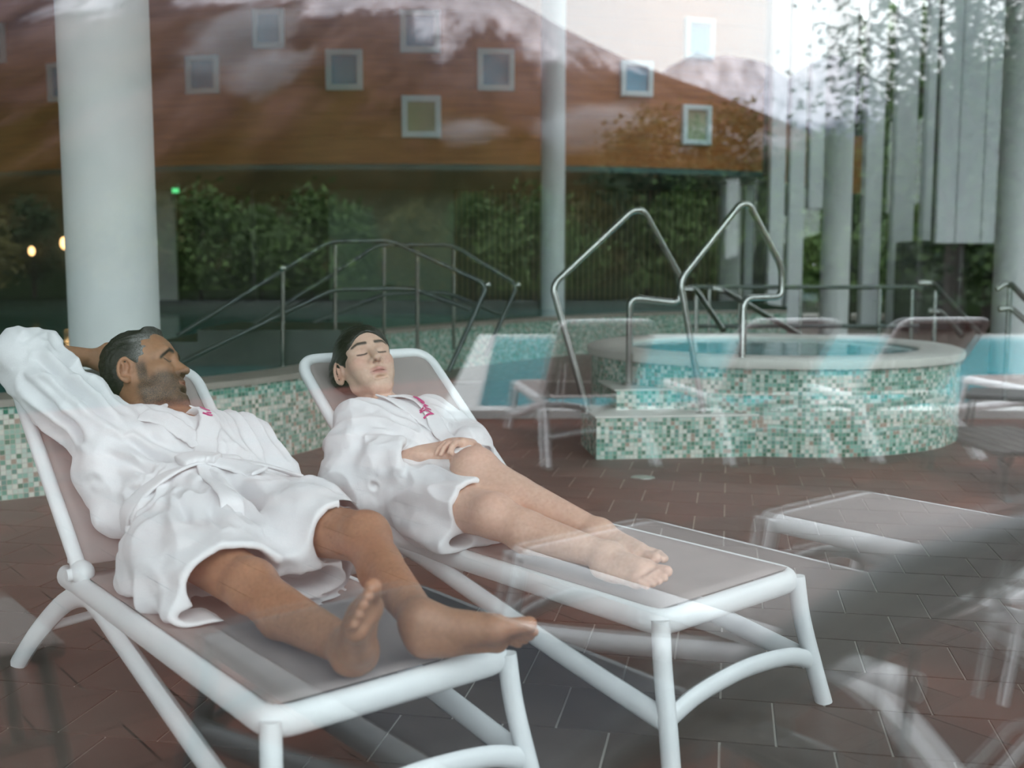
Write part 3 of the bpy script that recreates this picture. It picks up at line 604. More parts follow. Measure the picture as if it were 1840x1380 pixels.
# ------------------------------------------------------------------ trees
def leaf_mat(name, c0, c1):
    k = NT(name); g = k.n('NewGeometry'); k.l(k.ramp(g.outputs['Random Per Island'], (.0, c0), (1, c1)), k.b.inputs['Base Color']); k.b.inputs['Roughness'].default_value = .7
    return k.m
M['leaf_green'] = leaf_mat('leaf_green', (.04, .09, .018), (.11, .20, .045)); M['leaf_dark'] = leaf_mat('leaf_dark', (.018, .042, .014), (.055, .10, .03)); M['leaf_olive'] = leaf_mat('leaf_olive', (.08, .085, .018), (.18, .17, .045))
M['bark'] = mat('bark', (.05, .04, .03), .9, var=.3, vscale=10)
def crown(seed, H, Rr, n, leaf=.16, droop=0.0, base=.25):
    rg = np.random.default_rng(seed); cl = []
    for _ in range(46):
        z = rg.uniform(base, 1.0); w = math.sin(math.pi * min(1, (z - base) / (1 - base) * .82 + .16)) ** .7; a = rg.uniform(0, 2 * math.pi); rr = Rr * w * math.sqrt(rg.uniform(.1, 1)); cl.append((rr * math.cos(a), rr * math.sin(a), z * H))
    cl = np.array(cl); pick = cl[rg.integers(0, len(cl), n)]; sg = Rr * .20; P = pick + rg.normal(size=(n, 3)) * np.array([sg, sg, sg * (1 + droop * 1.6)]) - np.array([0, 0, 1]) * droop * np.abs(rg.normal(size=(n, 1))) * Rr * .5
    P[:, 2] = np.clip(P[:, 2], .12 * H * (1 - droop * .6), None)
    d = rg.normal(size=(n, 3)); d /= np.linalg.norm(d, axis=1)[:, None]; e = np.cross(d, rg.normal(size=(n, 3))); e /= np.linalg.norm(e, axis=1)[:, None]
    L = leaf * rg.uniform(.6, 1.3, (n, 1)); V = np.empty((n * 4, 3)); V[0::4] = P - d * L; V[1::4] = P + e * L * .5; V[2::4] = P + d * L; V[3::4] = P - e * L * .5
    me = bpy.data.meshes.new('crown'); me.from_pydata(V.tolist(), [], [(4 * i, 4 * i + 1, 4 * i + 2, 4 * i + 3) for i in range(n)]); return me, cl
KIND = {}
def tree_kind(key, seed, H, Rr, n, m, leaf=.16, droop=0.0, base=.25):
    me, cl = crown(seed, H, Rr, n, leaf, droop, base); me.materials.append(M[m]); b = MB(); b.tube([(0, 0, -.1), (.05, 0, H * .35), (0, .05, H * .8)], [H * .022, H * .016, H * .006], 8)
    for p in cl[:16]: b.tube([(0, 0, max(.1, p[2] * .55)), (p[0] * .6, p[1] * .6, p[2] * .9), tuple(p)], [H * .008, H * .005, H * .002], 5)
    KIND[key] = (me, b.mesh('trunk', M['bark'], True))
def tree(key, loc, s, rz, label, group, name='tree'):
    t = empty(name, (loc[0], loc[1], -.1), rz); tag(t, label, 'tree', group); t.scale = (s, s, s)
    for nm, me in zip(('crown', 'trunk'), KIND[key]): o = bpy.data.objects.new(nm, me); COL.objects.link(o); o.parent = t
tree_kind('round', 1, 7.0, 2.6, 7500, 'leaf_green', .17); tree_kind('dark', 2, 8.5, 2.7, 5200, 'leaf_dark', .17); tree_kind('birch', 3, 11.0, 3.3, 9500, 'leaf_dark', .085, .8, .3); tree_kind('bush', 4, 3.6, 2.2, 4200, 'leaf_green', .14, 0, .06); tree_kind('olive', 5, 5.5, 2.4, 4500, 'leaf_olive', .15, 0, .08)
def vt(px, Y): p = MIR(PD(px, 480, Y)); return p
rg = random.Random(5)
# behind the outdoor pool, left to right as mirrored: (pixel column, distance, kind, scale)
L_ = [(-60, 46, 'olive', .80, 'at the far left edge'), (60, 50, 'dark', .50, 'near the left edge'), (250, 46, 'olive', .75, 'behind the big column'), (360, 48, 'bush', 1.15, 'right of the big column'), (470, 52, 'round', .55, 'above the bearded man'), (560, 48, 'bush', 1.15, 'between the two people'), (650, 52, 'dark', .45, 'above the woman'), (750, 48, 'olive', .70, 'over the green wall panel'), (850, 52, 'round', .62, 'over the reeded wall'), (960, 48, 'bush', 1.15, 'beside the slim column'), (1060, 52, 'olive', .75, 'between the tub handrails'), (1165, 52, 'dark', .96, 'rising over the wood wall left of the low window'), (1240, 50, 'bush', 1.2, 'below the lowest square window'), (1305, 52, 'dark', .98, 'rising over the right end of the wood wall'), (1390, 50, 'bush', 1.3, 'at the first white fins'), (1480, 54, 'round', 1.02, 'over the fins and round column'), (1570, 54, 'round', .95, 'over the broad fins'), (1650, 50, 'dark', .95, 'over the dark doorway')]
for i, (px, Y, kd, s, lb) in enumerate(L_):
    p = vt(px, Y); tree(kd, p, s, rg.uniform(0, 6), 'mirrored %s tree %s' % ({'olive': 'olive brown', 'dark': 'dark', 'bush': 'low bushy', 'round': 'green round'}[kd], lb), 'mirrored belt of trees beyond the outdoor pool')
for px, Y, s, lb in ((1715, 24.0, .98, 'tall airy tree with drooping twigs mirrored at upper right'), (1850, 22.0, 1.05, 'tallest dark tree mirrored at the right edge')):
    tree('birch', vt(px, Y), s, px * .01, lb, 'mirrored tall trees at the right')
for i, (px, Y, s) in enumerate(((1690, 32, .92), (1775, 30, .90), (1860, 28, .92))): tree('round', vt(px, Y), s, i, 'mirrored leafy tree under the tall trees, %s of three' % ('leftmost', 'middle', 'rightmost')[i], 'mirrored leafy trees under tall trees')
# real trees beyond the fin facade
for i, (px, Y, kd, s) in enumerate(((1425, 36, 'round', 1.0), (1480, 40, 'dark', 1.1), (1540, 35, 'round', 1.05), (1600, 39, 'dark', 1.1), (1660, 35, 'round', 1.0), (1445, 33.5, 'bush', 1.0), (1570, 33, 'bush', 1.1), (1645, 33.5, 'bush', 1.1))):
    p = PD(px, 480, Y); tree(kd, p, s, i * 1.3, '%s tree behind the %s of the fin facade' % (('green', 'dark', 'green', 'dark', 'green', 'low bushy', 'low bushy', 'low bushy')[i], ('first gap', 'round column', 'orange board', 'broad fin', 'hung panels', 'second fin', 'middle gap', 'doorway side')[i]), 'trees behind the fin facade')

for i, (x, y, kd, s, lb) in enumerate(((12.5, 33, 'round', 1.2, 'green tree beyond the glazing right of the dark doorway'), (15.5, 31, 'dark', 1.1, 'dark tree beyond the glazing at the right edge'), (19.0, 31.5, 'round', 1.25, 'green tree beyond the right corner of the hall'), (14, 37, 'dark', 1.2, 'farther dark tree beyond the right glazing'), (23.5, 31, 'dark', 1.2, 'dark tree outside the right side wall'), (18, 31.5, 'bush', 1.3, 'low bush beyond the right corner of the hall'), (13.2, 29.5, 'bush', 1.2, 'low bush beyond the glazing right of the doorway'))):
    tree(kd, (x, y, 0), s, i * 2.1, lb, 'trees behind the fin facade')

# ------------------------------------------------------------------ mountains
def fbm(x, y, seed, octs=6):
    rg = np.random.default_rng(seed); out = np.zeros_like(x); amp = 1.0
    for o in range(octs):
        for _ in range(3):
            a = rg.uniform(0, 2 * math.pi); ph = rg.uniform(0, 6.28); out += amp / 3 * np.sin((x * math.cos(a) + y * math.sin(a)) * 2 ** o * rg.uniform(.8, 1.25) + ph)
        amp *= .55
    return out
def mountain(name, label, sil, Yc, Yf, Yb, seed, m, rough=.05, nx=150, ny=60, floorz=-2):
    xs = np.array([s[0] for s in sil], float); ys = np.array([s[1] for s in sil], float)
    px = np.linspace(xs[0], xs[-1], nx); py = np.interp(px, xs, ys); Xc = (px - 920) / FPX * Yc; hc = (HOR - py) / FPX * Yc
    V = []; F = []
    for j in range(ny):
        u = j / (ny - 1); Y = Yf + (Yb - Yf) * u
        prof = np.clip((Y - Yf) / (Yc - Yf), 0, 1) if Y <= Yc else np.clip(1 - (Y - Yc) / (Yb - Yc), 0, 1) * 1.0
        prof = prof ** 1.15 if Y <= Yc else prof
        nz = fbm(Xc / Yc * 9, np.full_like(Xc, Y / Yc * 9), seed); z = hc * (prof + rough * nz * prof * (1.6 - prof)) + floorz
        for i in range(nx): p = MIR((Xc[i] * (.75 + .25 * Y / Yc), Y, z[i])); V.append(p)
    for j in range(ny - 1):
        for i in range(nx - 1): a = j * nx + i; F.append((a, a + 1, a + nx + 1, a + nx))
    V = np.array(V); c = V.mean(0); c[2] = 0
    o = MB().add(V - c, F).build(name, m, smooth=False); o.location = c; me = o.data; me.polygons.foreach_set('use_smooth', [True] * len(me.polygons)); tag(o, label, 'mountain'); return o
def mount_mat(name, zs, snow, far=False):
    k = NT(name); co = k.coord('Object'); sx = k.n('SeparateXYZ'); k.l(co, sx.inputs[0]); z = k.math('DIVIDE', sx.outputs[2], zs)
    m0 = k.n('Mapping'); m0.inputs['Rotation'].default_value = (0, 0, -math.atan2(MIRD((1, 0, 0))[1], MIRD((1, 0, 0))[0])); k.l(co, m0.inputs[0])
    mp = k.n('Mapping'); mp.inputs['Scale'].default_value = (1, .12, .45); k.l(m0.outputs[0], mp.inputs[0])
    n1 = k.noise(.012, 8, mp.outputs[0], .62); n2 = k.noise(.028, 6, mp.outputs[0], .6)
    h = k.math('ADD', z, k.math('MULTIPLY', k.math('SUBTRACT', n1, .5), .8))
    if far: c = k.ramp(h, (0, (.05, .07, .10)), (snow - .06, (.08, .09, .14)), (snow + .03, (.66, .68, .76)), (1, (.8, .8, .86)))
    else: c = k.ramp(h, (.0, (.035, .036, .015)), (.20, (.06, .045, .02)), (.30, (.12, .075, .06)), (.5, (.155, .11, .105)), (snow - .05, (.17, .125, .13)), (snow + .02, (.62, .58, .62)), (1, (.75, .72, .75)))
    mx = k.n('Mix', data_type='RGBA', blend_type='MULTIPLY'); mx.inputs['Factor'].default_value = .8; k.l(c, mx.inputs[6]); k.l(k.ramp(n2, (.3, (.40, .40, .42)), (.7, (1.5, 1.42, 1.38))), mx.inputs[7])
    k.l(mx.outputs[2], k.b.inputs['Base Color']); k.b.inputs['Roughness'].default_value = .95; k.b.inputs['Specular IOR Level'].default_value = 0; k.bump(n1, 30, .8); return k.m
mountain('mountain', 'brown mountainside with snow streaks mirrored above the wood wall', [(-900, 90), (-500, -60), (0, -150), (300, -150), (550, -90), (700, -45), (870, 0), (1000, 62), (1115, 118), (1230, 158), (1370, 215), (1500, 268), (1620, 315), (1800, 380), (2100, 450)], 1500, 420, 2400, 3, mount_mat('mountain_rock', 440, .60))
mountain('mountain', 'hazy snow covered peak mirrored left of the fins', [(1050, 260), (1130, 190), (1190, 135), (1240, 114), (1300, 126), (1360, 150), (1420, 190), (1500, 240), (1650, 330)], 3600, 2400, 5000, 7, mount_mat('snow_rock', 640, .62, True), .13, 140, 60)
mountain('mountain', 'pointed blue grey snowy peak mirrored above the fins', [(1330, 250), (1390, 170), (1430, 138), (1480, 118), (1515, 132), (1560, 180), (1620, 232), (1720, 300), (1900, 400)], 3300, 2300, 4800, 9, mount_mat('blue_rock', 600, .68, True), .13, 140, 60)
# mist hanging on the slope
k = NT('mist'); k.N.remove(k.b); pv = k.n('VolumePrincipled'); pv.inputs['Color'].default_value = (.93, .92, .97, 1); co = k.coord('Object'); gl = k.n('VectorMath', operation='LENGTH'); k.l(co, gl.inputs[0])
al = k.math('MAXIMUM', k.math('SUBTRACT', k.math('ADD', k.noise(2.0, 5, co, .6), k.math('MULTIPLY', k.math('SUBTRACT', 1.0, gl.outputs['Value']), .7)), .66), 0.0)
k.l(k.math('MULTIPLY', al, .26), pv.inputs['Density']); k.l(pv.outputs[0], k.out.inputs['Volume']); M['mist'] = k.m
for i, (px, py, w, h_, Y, lb) in enumerate(((430, 70, 150, 80, 640, 'pale mist bank on the mirrored slope at upper left'), (480, 130, 110, 50, 600, 'thin mist tail below the upper left mist bank'), (1075, 225, 170, 62, 520, 'low mist bank mirrored right of the slim column'), (1275, 258, 190, 52, 500, 'low mist bank mirrored at the right end of the wood wall'), (840, 235, 90, 36, 520, 'faint mist patch mirrored left of the slim column'))):
    p = MIR(PD(px, py, Y)); b = MB().ell((0, 0, 0), (1, 1, 1), 32, 16); o = b.build('mist_bank', M['mist'], smooth=True); o.location = tuple(p); sw = w / FPX * Y; sh = h_ / FPX * Y; o.scale = (sw, sw * .35, sh); d = MIRD((1, 0, 0)); o.rotation_euler = (0, -.35 if i < 2 else 0, math.atan2(d[1], d[0])); tag(o, lb, 'mist')
# ------------------------------------------------------------------ smooth bodies: distance field + surface nets
A_ = lambda *p: np.array(p, float)
def unit(v): v = np.asarray(v, float); return v / (np.linalg.norm(v) + 1e-12)
class Field:
    def __init__(s): s.pr = []
    def _add(s, fn, c, R, k, op): s.pr.append((fn, np.asarray(c, float), R, k, op)); return s
    def cap(s, a, b, ra, rb=None, k=.02, op='u'):
        a, b = np.asarray(a, float), np.asarray(b, float); rb = ra if rb is None else rb; ba = b - a; L2 = float(ba @ ba) + 1e-12
        def fn(P):
            q = P - a; h = np.clip(q @ ba / L2, 0, 1); return np.linalg.norm(q - h[:, None] * ba, axis=1) - (ra + (rb - ra) * h)
        return s._add(fn, (a + b) / 2, math.sqrt(L2) / 2 + max(ra, rb), k, op)
    def chain(s, pts, rs, k=.02, op='u'):
        for i in range(len(pts) - 1): s.cap(pts[i], pts[i + 1], rs[i], rs[i + 1], k if i == 0 else max(.006, min(k, .02)), op)
        return s
    def ell(s, c, r, R=None, k=.02, op='u'):
        c = np.asarray(c, float); r = np.asarray(r, float); R = np.eye(3) if R is None else np.asarray(R, float)   # columns of R: the axes
        def fn(P):
            q = (P - c) @ R; k0 = np.linalg.norm(q / r, axis=1); k1 = np.linalg.norm(q / (r * r), axis=1); return k0 * (k0 - 1) / np.maximum(k1, 1e-6)
        return s._add(fn, c, float(r.max()), k, op)
    def fcap(s, a, b, ra, rb, up, flat, k=.02, op='u'):
        """capsule squashed by 'flat' along 'up'"""
        a, b = np.asarray(a, float), np.asarray(b, float); up = unit(up); ba = b - a
        def fn(P):
            q = P - a; d = ba; S = lambda x: x + (x @ up)[..., None] * up * (1 / flat - 1)
            q2, d2 = S(q), S(d[None])[0]; h = np.clip(q2 @ d2 / (d2 @ d2 + 1e-12), 0, 1); return (np.linalg.norm(q2 - h[:, None] * d2, axis=1) - (ra + (rb - ra) * h)) * min(1, flat)
        return s._add(fn, (a + b) / 2, np.linalg.norm(ba) / 2 + max(ra, rb), k, op)
    def half(s, p, n, c, R, k=.01):                 # cut everything on the +n side of the plane, inside a ball
        p = np.asarray(p, float); n = unit(n)
        return s._add(lambda P: -((P - p) @ n), c, R, k, 's')
    def ev(s, P, big=.10, marg=.05, blk=None):
        """blk=(order-sorted block starts, block centres, block radius): evaluates block by block"""
        d = np.full(len(P), big)
        for fn, c, R, k, op in s.pr:
            if blk is None:
                q = P - c; m = np.nonzero(np.einsum('ij,ij->i', q, q) < (R + marg) ** 2)[0]
            else:
                st, cen, rad = blk; q = cen - c; b = np.nonzero(np.einsum('ij,ij->i', q, q) < (R + k + .006 + rad) ** 2)[0]
                if not len(b): continue
                n = st[b + 1] - st[b]; m = np.repeat(st[b] - np.concatenate([[0], np.cumsum(n)[:-1]]), n) + np.arange(n.sum())
            if not len(m): continue
            x = fn(P[m]); y = d[m]
            if op == 'u': h = np.maximum(k - np.abs(x - y), 0) / k; d[m] = np.minimum(x, y) - h * h * k / 4
            else: x = -x; h = np.maximum(k - np.abs(x - y), 0) / k; d[m] = np.maximum(x, y) + h * h * k / 4
        return d
    def mesh(s, h, B=4):
        lo = np.min([c - R for _, c, R, _, op in s.pr if op == 'u'], 0) - .03; hi = np.max([c + R for _, c, R, _, op in s.pr if op == 'u'], 0) + .03
        H = h * B; n = np.ceil((hi - lo) / H).astype(int)
        I2 = np.stack(np.meshgrid(*[np.arange(k) for k in (n + 1) // 2], indexing='ij'), -1).reshape(-1, 3)
        d = s.ev(lo + (I2 + .5) * 2 * H, marg=.08); I2 = I2[np.abs(d) < 2 * H * 1.1]
        I = (I2[:, None] * 2 + np.array([(i, j, k) for i in (0, 1) for j in (0, 1) for k in (0, 1)])[None]).reshape(-1, 3)
        d = s.ev(lo + (I + .5) * H, marg=.08); I = I[np.abs(d) < H * 1.0]
        n = n + 2; N = n * B + 2; code = lambda q: (q[..., 0] * N[1] + q[..., 1]) * N[2] + q[..., 2]
        g = np.stack(np.meshgrid(*[np.arange(B + 1)] * 3, indexing='ij'), -1).reshape(-1, 3)
        cc = np.unique(code((I[:, None] * B + g[None]).reshape(-1, 3)).ravel())
        q = np.stack([cc // (N[1] * N[2]), cc // N[2] % N[1], cc % N[2]], 1); val = np.empty(len(cc))
        bc = q // B; bk_ = (bc[:, 0] * (n[1] + 2) + bc[:, 1]) * (n[2] + 2) + bc[:, 2]; od = np.argsort(bk_, kind='stable'); sb = bk_[od]; st = np.concatenate([[0], np.nonzero(np.diff(sb))[0] + 1, [len(sb)]])
        cen = lo + (bc[od[st[:-1]]] + .5) * H; val[od] = s.ev(lo + q[od] * h, blk=(st, cen, H * .87))
        g = np.stack(np.meshgrid(*[np.arange(B)] * 3, indexing='ij'), -1).reshape(-1, 3)
        C = (I[:, None] * B + g[None]).reshape(-1, 3)
        offs_ = np.array([(i, j, k) for i in (0, 1) for j in (0, 1) for k in (0, 1)])
        cv = np.stack([val[np.searchsorted(cc, code(C + o))] for o in offs_], 1); neg = cv < 0; act = neg.any(1) & ~neg.all(1); C = C[act]; cv = cv[act]; neg = neg[act]
        pos = np.zeros((len(C), 3)); cnt = np.zeros(len(C))
        for a in range(8):
            for b in range(a + 1, 8):
                df = offs_[b] - offs_[a]
                if np.abs(df).sum() != 1 or df.sum() < 0: continue
                m = neg[:, a] != neg[:, b]; t = cv[m, a] / (cv[m, a] - cv[m, b]); pos[m] += offs_[a] + t[:, None] * df; cnt[m] += 1
        V = lo + (C + pos / cnt[:, None]) * h
        ck = code(C); order = np.argsort(ck); sk = ck[order]
        F = []
        for ax in range(3):
            b, c = [(1, 2), (2, 0), (0, 1)][ax]; eb = np.zeros(3, int); eb[b] = 1; ec = np.zeros(3, int); ec[c] = 1; ia = [4, 2, 1][ax]
            m = neg[:, 0] != neg[:, ia]; idx = np.nonzero(m)[0]
            def look(o):
                k = code(C[idx] - o); p = np.searchsorted(sk, k); p = np.clip(p, 0, len(sk) - 1); ok = sk[p] == k; return np.where(ok, order[p], -1)
            q1, q2, q3 = look(eb), look(eb + ec), look(ec); ok = (q1 >= 0) & (q2 >= 0) & (q3 >= 0); fl = neg[idx, 0]
            quad = np.stack([idx, q1, q2, q3], 1)[ok]; fl = fl[ok]; quad[~fl] = quad[~fl][:, ::-1]; F.append(quad)
        return V, np.concatenate(F)
def smooth_verts(V, F, it=2, lam=.5):
    e = np.concatenate([F[:, [0, 1]], F[:, [1, 2]], F[:, [2, 3]], F[:, [3, 0]]]); e = np.concatenate([e, e[:, ::-1]])
    for _ in range(it):
        acc = np.zeros_like(V); n = np.bincount(e[:, 0], minlength=len(V))
        for a in range(3): acc[:, a] = np.bincount(e[:, 0], V[e[:, 1], a], len(V))
        V = V + lam * (acc / np.maximum(n, 1)[:, None] - V)
    return V
def vnormals(V, F):
    n = np.cross(V[F[:, 2]] - V[F[:, 0]], V[F[:, 3]] - V[F[:, 1]]); N = np.zeros_like(V)
    for i in range(4):
        for a in range(3): N[:, a] += np.bincount(F[:, i], n[:, a], len(V))
    return N / (np.linalg.norm(N, axis=1)[:, None] + 1e-12)
_rg = np.random.default_rng(11); _G = _rg.normal(size=(4096, 3)); _G /= np.linalg.norm(_G, axis=1)[:, None]; _PM = _rg.permutation(4096)
def pnoise(P):
    P = np.asarray(P, float); I = np.floor(P).astype(int); f = P - I; u = f * f * f * (f * (f * 6 - 15) + 10); out = np.zeros(len(P))
    for o in [(i, j, k) for i in (0, 1) for j in (0, 1) for k in (0, 1)]:
        J = I + o; hsh = _PM[(_PM[(_PM[J[:, 0] & 4095] + J[:, 1]) & 4095] + J[:, 2]) & 4095]
        w = np.prod(np.where(np.array(o) == 1, u, 1 - u), 1); out += w * np.einsum('ij,ij->i', _G[hsh], f - o)
    return out * 1.6
def ridge(P): return 1 - np.abs(pnoise(P)) * 2.2
def fold(P, a, b, w, depth):
    """a crease (depth<0) or ridge running from a to b, gaussian across, fading at the ends"""
    a, b = np.asarray(a, float), np.asarray(b, float); ba = b - a; t = ((P - a) @ ba) / (ba @ ba); tc = np.clip(t, 0, 1); d = np.linalg.norm(P - a - tc[:, None] * ba, axis=1)
    e = np.sin(np.pi * np.clip(tc * .9 + .05, 0, 1)) ** .6; return 1.35 * depth * e * (np.exp(-(d / (w * .8)) ** 2) - .35 * np.exp(-((d - w * 1.5) / (w * .9)) ** 2))
def sstep(x, a, b): t = np.clip((x - a) / (b - a), 0, 1); return t * t * (3 - 2 * t)
def np_mesh(name, V, F, m, parent, cols=None):
    me = bpy.data.meshes.new(name); me.vertices.add(len(V)); me.vertices.foreach_set('co', np.ascontiguousarray(V, np.float32).ravel())
    me.loops.add(F.size); me.loops.foreach_set('vertex_index', F.ravel().astype(np.int32)); me.polygons.add(len(F)); me.polygons.foreach_set('loop_start', np.arange(0, F.size, 4, dtype=np.int32))
    me.polygons.foreach_set('loop_total', np.full(len(F), 4, np.int32)); me.update(calc_edges=True); me.polygons.foreach_set('use_smooth', np.ones(len(F), bool))
    if cols is not None:
        at = me.color_attributes.new('Tint', 'FLOAT_COLOR', 'POINT'); at.data.foreach_set('color', np.ascontiguousarray(cols, np.float32).ravel())
    me.materials.append(m); o = bpy.data.objects.new(name, me); COL.objects.link(o); o.parent = parent; return o

# body pieces
def foot(f, heel, fwd, up, l, med, ankle):
    """med=+1/-1: side of the big toe relative to cross(fwd, up)"""
    F_ = unit(fwd); U = unit(np.asarray(up) - F_ * (np.asarray(up) @ F_)); S = np.cross(F_, U) * med; h = np.asarray(heel, float); g = l / .26
    q = lambda a, b, c: h + F_ * a * l + S * b * g + U * c * g
    f.cap(ankle, q(.14, 0, .034), .040 * g, .036 * g, .02); f.cap(q(.11, 0, .032), q(.30, -.008, .028), .034 * g, .031 * g, .02)
    f.cap(ankle, q(.62, .012, .034), .040 * g, .025 * g, .03); f.cap(q(.28, -.014, .024), q(.66, -.026, .018), .026 * g, .021 * g, .02); f.cap(q(.45, .010, .034), q(.70, .022, .024), .030 * g, .026 * g, .02)
    f.cap(q(.68, .024, .023), q(.68, -.026, .018), .024 * g, .020 * g, .015)
    f.cap(q(.72, .027, .022), q(.94, .031, .019), .018 * g, .0165 * g, .010)
    for a0, a1, s_ in ((.75, .965, .007), (.74, .93, -.009), (.71, .885, -.023), (.68, .83, -.036)):
        f.cap(q(a0, s_, .020), q((a0 + a1) / 2, s_, .024), .0115 * g, .011 * g, .008); f.cap(q((a0 + a1) / 2, s_, .024), q(a1, s_, .013), .0108 * g, .0105 * g, .004)
    f.ell(ankle + S * .032 * g, (.014, .014, .014), k=.02); f.ell(ankle - S * .032 * g, (.014, .014, .014), k=.02)
    return q
def hand(f, wrist, fwd, pn, thumb, curl, g=1.0, spread=.0, thumb_dir=None):
    """fwd: towards the fingers, pn: out of the palm, thumb: side vector of the thumb, curl: (mcp,pip,dip) radians per finger"""
    D = unit(fwd); N = unit(np.asarray(pn) - D * (np.asarray(pn) @ D)); S = unit(np.asarray(thumb) - D * (np.asarray(thumb) @ D) - N * (np.asarray(thumb) @ N)); w = np.asarray(wrist, float)
    base = [(.090, .030), (.094, .010), (.088, -.010), (.080, -.028)]; ln = [(.042, .026, .021), (.046, .030, .022), (.043, .028, .021), (.034, .021, .019)]
    for (a, s_) in base: f.cap(w + D * .01 * g + S * s_ * .5 * g, w + (D * a + S * s_) * g, .017 * g, .0125 * g, .012)
    f.fcap(w + D * .035 * g, w + D * .065 * g, .030 * g, .034 * g, N, .45, .015)
    for i, ((a, s_), L3) in enumerate(zip(base, ln)):
        p = w + (D * a + S * s_) * g; ang = 0; sp = S * (1.5 - i) * spread
        for j, L in enumerate(L3):
            ang += curl[i][j]; d = unit(D * math.cos(ang) + N * math.sin(ang) + sp); e = p + d * L * g; f.cap(p, e, (.0098 - .0008 * j) * g, (.0092 - .0009 * j) * g, .004 if j == 0 else .003); p = e
    td = unit(thumb_dir) if thumb_dir is not None else unit(D * .75 + S * .6 + N * .25); p = w + (D * .022 + S * .022 + N * .006) * g; e = p + unit(td * .7 + S * .5) * .042 * g
    f.cap(p, e, .016 * g, .0125 * g, .012); f.cap(e, e + td * .032 * g, .0118 * g, .0105 * g, .006); f.cap(e + td * .032 * g, e + td * .058 * g, .0105 * g, .0088 * g, .004)
def head(f, c, R, s, neck, neck_r, male):
    """R columns: side, forward, up (head axes). returns local->point"""
    R = np.asarray(R, float); q = lambda x, y, z: np.asarray(c) + R @ (A_(x, y, z) * s)
    E = lambda p, r, k, op='u', rot=None: f.ell(q(*p), A_(*r) * s, R if rot is None else R @ rot, k * s, op); Cp = lambda a, b, ra, rb, k, op='u': f.cap(q(*a), q(*b), ra * s, rb * s, k * s, op)
    E((0, -.008, .042), (.076, .096, .083), .02); E((0, .030, .040), (.066, .062, .066), .03); E((0, .032, -.030), (.057, .058, .078), .03)
    jw = 1.0 if male else .90; cz = -.103 if male else -.098
    for sx in (-1, 1):
        Cp((sx * .056 * jw, -.004, -.022), (sx * .050 * jw, .012, -.066), .017, .017, .025); Cp((sx * .050 * jw, .012, -.066), (sx * .016 * jw, .074, cz), .016, .016, .025)
        E((sx * .040, .060, -.018), (.026, .026, .024), .03); E((sx * .034, .066, -.055), (.022, .022, .026), .025)
        Cp((sx * .013, .0875, .033), (sx * .034, .083, .037 if male else .034), .010 if male else .007, .009 if male else .006, .02); Cp((sx * .034, .083, .037 if male else .034), (sx * .054, .064, .028), .009 if male else .006, .007, .02)
    Cp((-.018, .078, cz), (.018, .078, cz), .018, .018, .02); E((0, .086, cz + .002), (.018, .014, .015), .02)
    E((0, .070 if male else .0675, -.058), (.032, .028, .030) if male else (.028, .027, .028), .03)                                        # muzzle
    for sx in (-1, 1):
        E((sx * .032, .104, .010), (.019, .016, .013), .016, 's'); E((sx * .031, .0735, .0085), (.0155, .0140, .0125), .006)
        E((sx * .031, .0742, .0125), (.0162, .0142, .0088), .003)                       # upper lid
    Cp((0, .088, .026), (0, .104, -.008), .0085, .0095, .012); Cp((0, .105, -.008), (0, .1165, -.024), .0095, .0120 if male else .0115, .008)
    for sx in (-1, 1): E((sx * .0135, .098, -.0275), (.0088, .0115, .0085), .008); E((sx * .0075, .1055, -.0345), (.0040, .0060, .0040), .004, 's')
    Cp((-.020, .0935, -.0565), (0, .1005, -.0535), .0040, .0058, .008); Cp((.020, .0935, -.0565), (0, .1005, -.0535), .0040, .0058, .008)
    Cp((-.017, .0930, -.0670), (.017, .0930, -.0670), .0055, .0055, .008); E((0, .0975, -.0672), (.013, .0065, .0062), .008)
    Cp((-.024, .0935, -.0600), (0, .1035, -.0605), .0016, .0018, .004, 's'); Cp((.024, .0935, -.0600), (0, .1035, -.0605), .0016, .0018, .004, 's')
    E((0, .0955, -.0825), (.016, .0055, .0050), .010, 's')
    for sx in (-1, 1):                                                                  # ears
        ry = np.array([[math.cos(.42 * sx), -math.sin(.42 * sx), 0], [math.sin(.42 * sx), math.cos(.42 * sx), 0], [0, 0, 1]]); rx = np.array([[1, 0, 0], [0, math.cos(-.18), -math.sin(-.18)], [0, math.sin(-.18), math.cos(-.18)]])
        T = ry @ rx; ctr = np.array([sx * .0775, -.016, .002]); rim = []
        for i in range(15):
            a = math.radians(-115 + i * 21.5); rr = (.0185, .0315); rim.append(q(*(ctr + T @ A_(sx * .004, -rr[0] * math.sin(a + .5) * -1 * -1, 0) * 0 + T @ A_(sx * .005, -rr[0] * math.cos(a) * .95, rr[1] * math.sin(a)))))
        E(tuple(ctr - A_(sx * .004, 0, 0)), (.0055, .0165, .0285), .006, 'u', T); f.chain(rim, [.0040 * s] * len(rim), .004 * s); E(tuple(ctr + T @ A_(sx * .0055, .004, -.004)), (.0045, .0080, .012), .004, 's', T)
        E(tuple(ctr + T @ A_(sx * .002, .004, -.030)), (.0055, .0095, .0100), .006, 'u', T); E(tuple(ctr + T @ A_(sx * .003, .0145, -.006)), (.0045, .0050, .0075), .005, 'u', T)
        E(tuple(ctr + T @ A_(sx * .0035, -.004, .008)), (.0035, .0040, .0125), .004, 'u', T)
    f.cap(q(0, -.030, -.035), neck, neck_r * 1.0, neck_r * 1.08, .025 * s); f.cap(q(0, -.006, -.070), np.asarray(neck) + R @ A_(0, .018, 0) * s, neck_r * (.82 if male else .66), neck_r * (1 if male else .85), .02)
    return q
def head_local(V, c, R, s): return (V - np.asarray(c)) @ np.asarray(R) / s
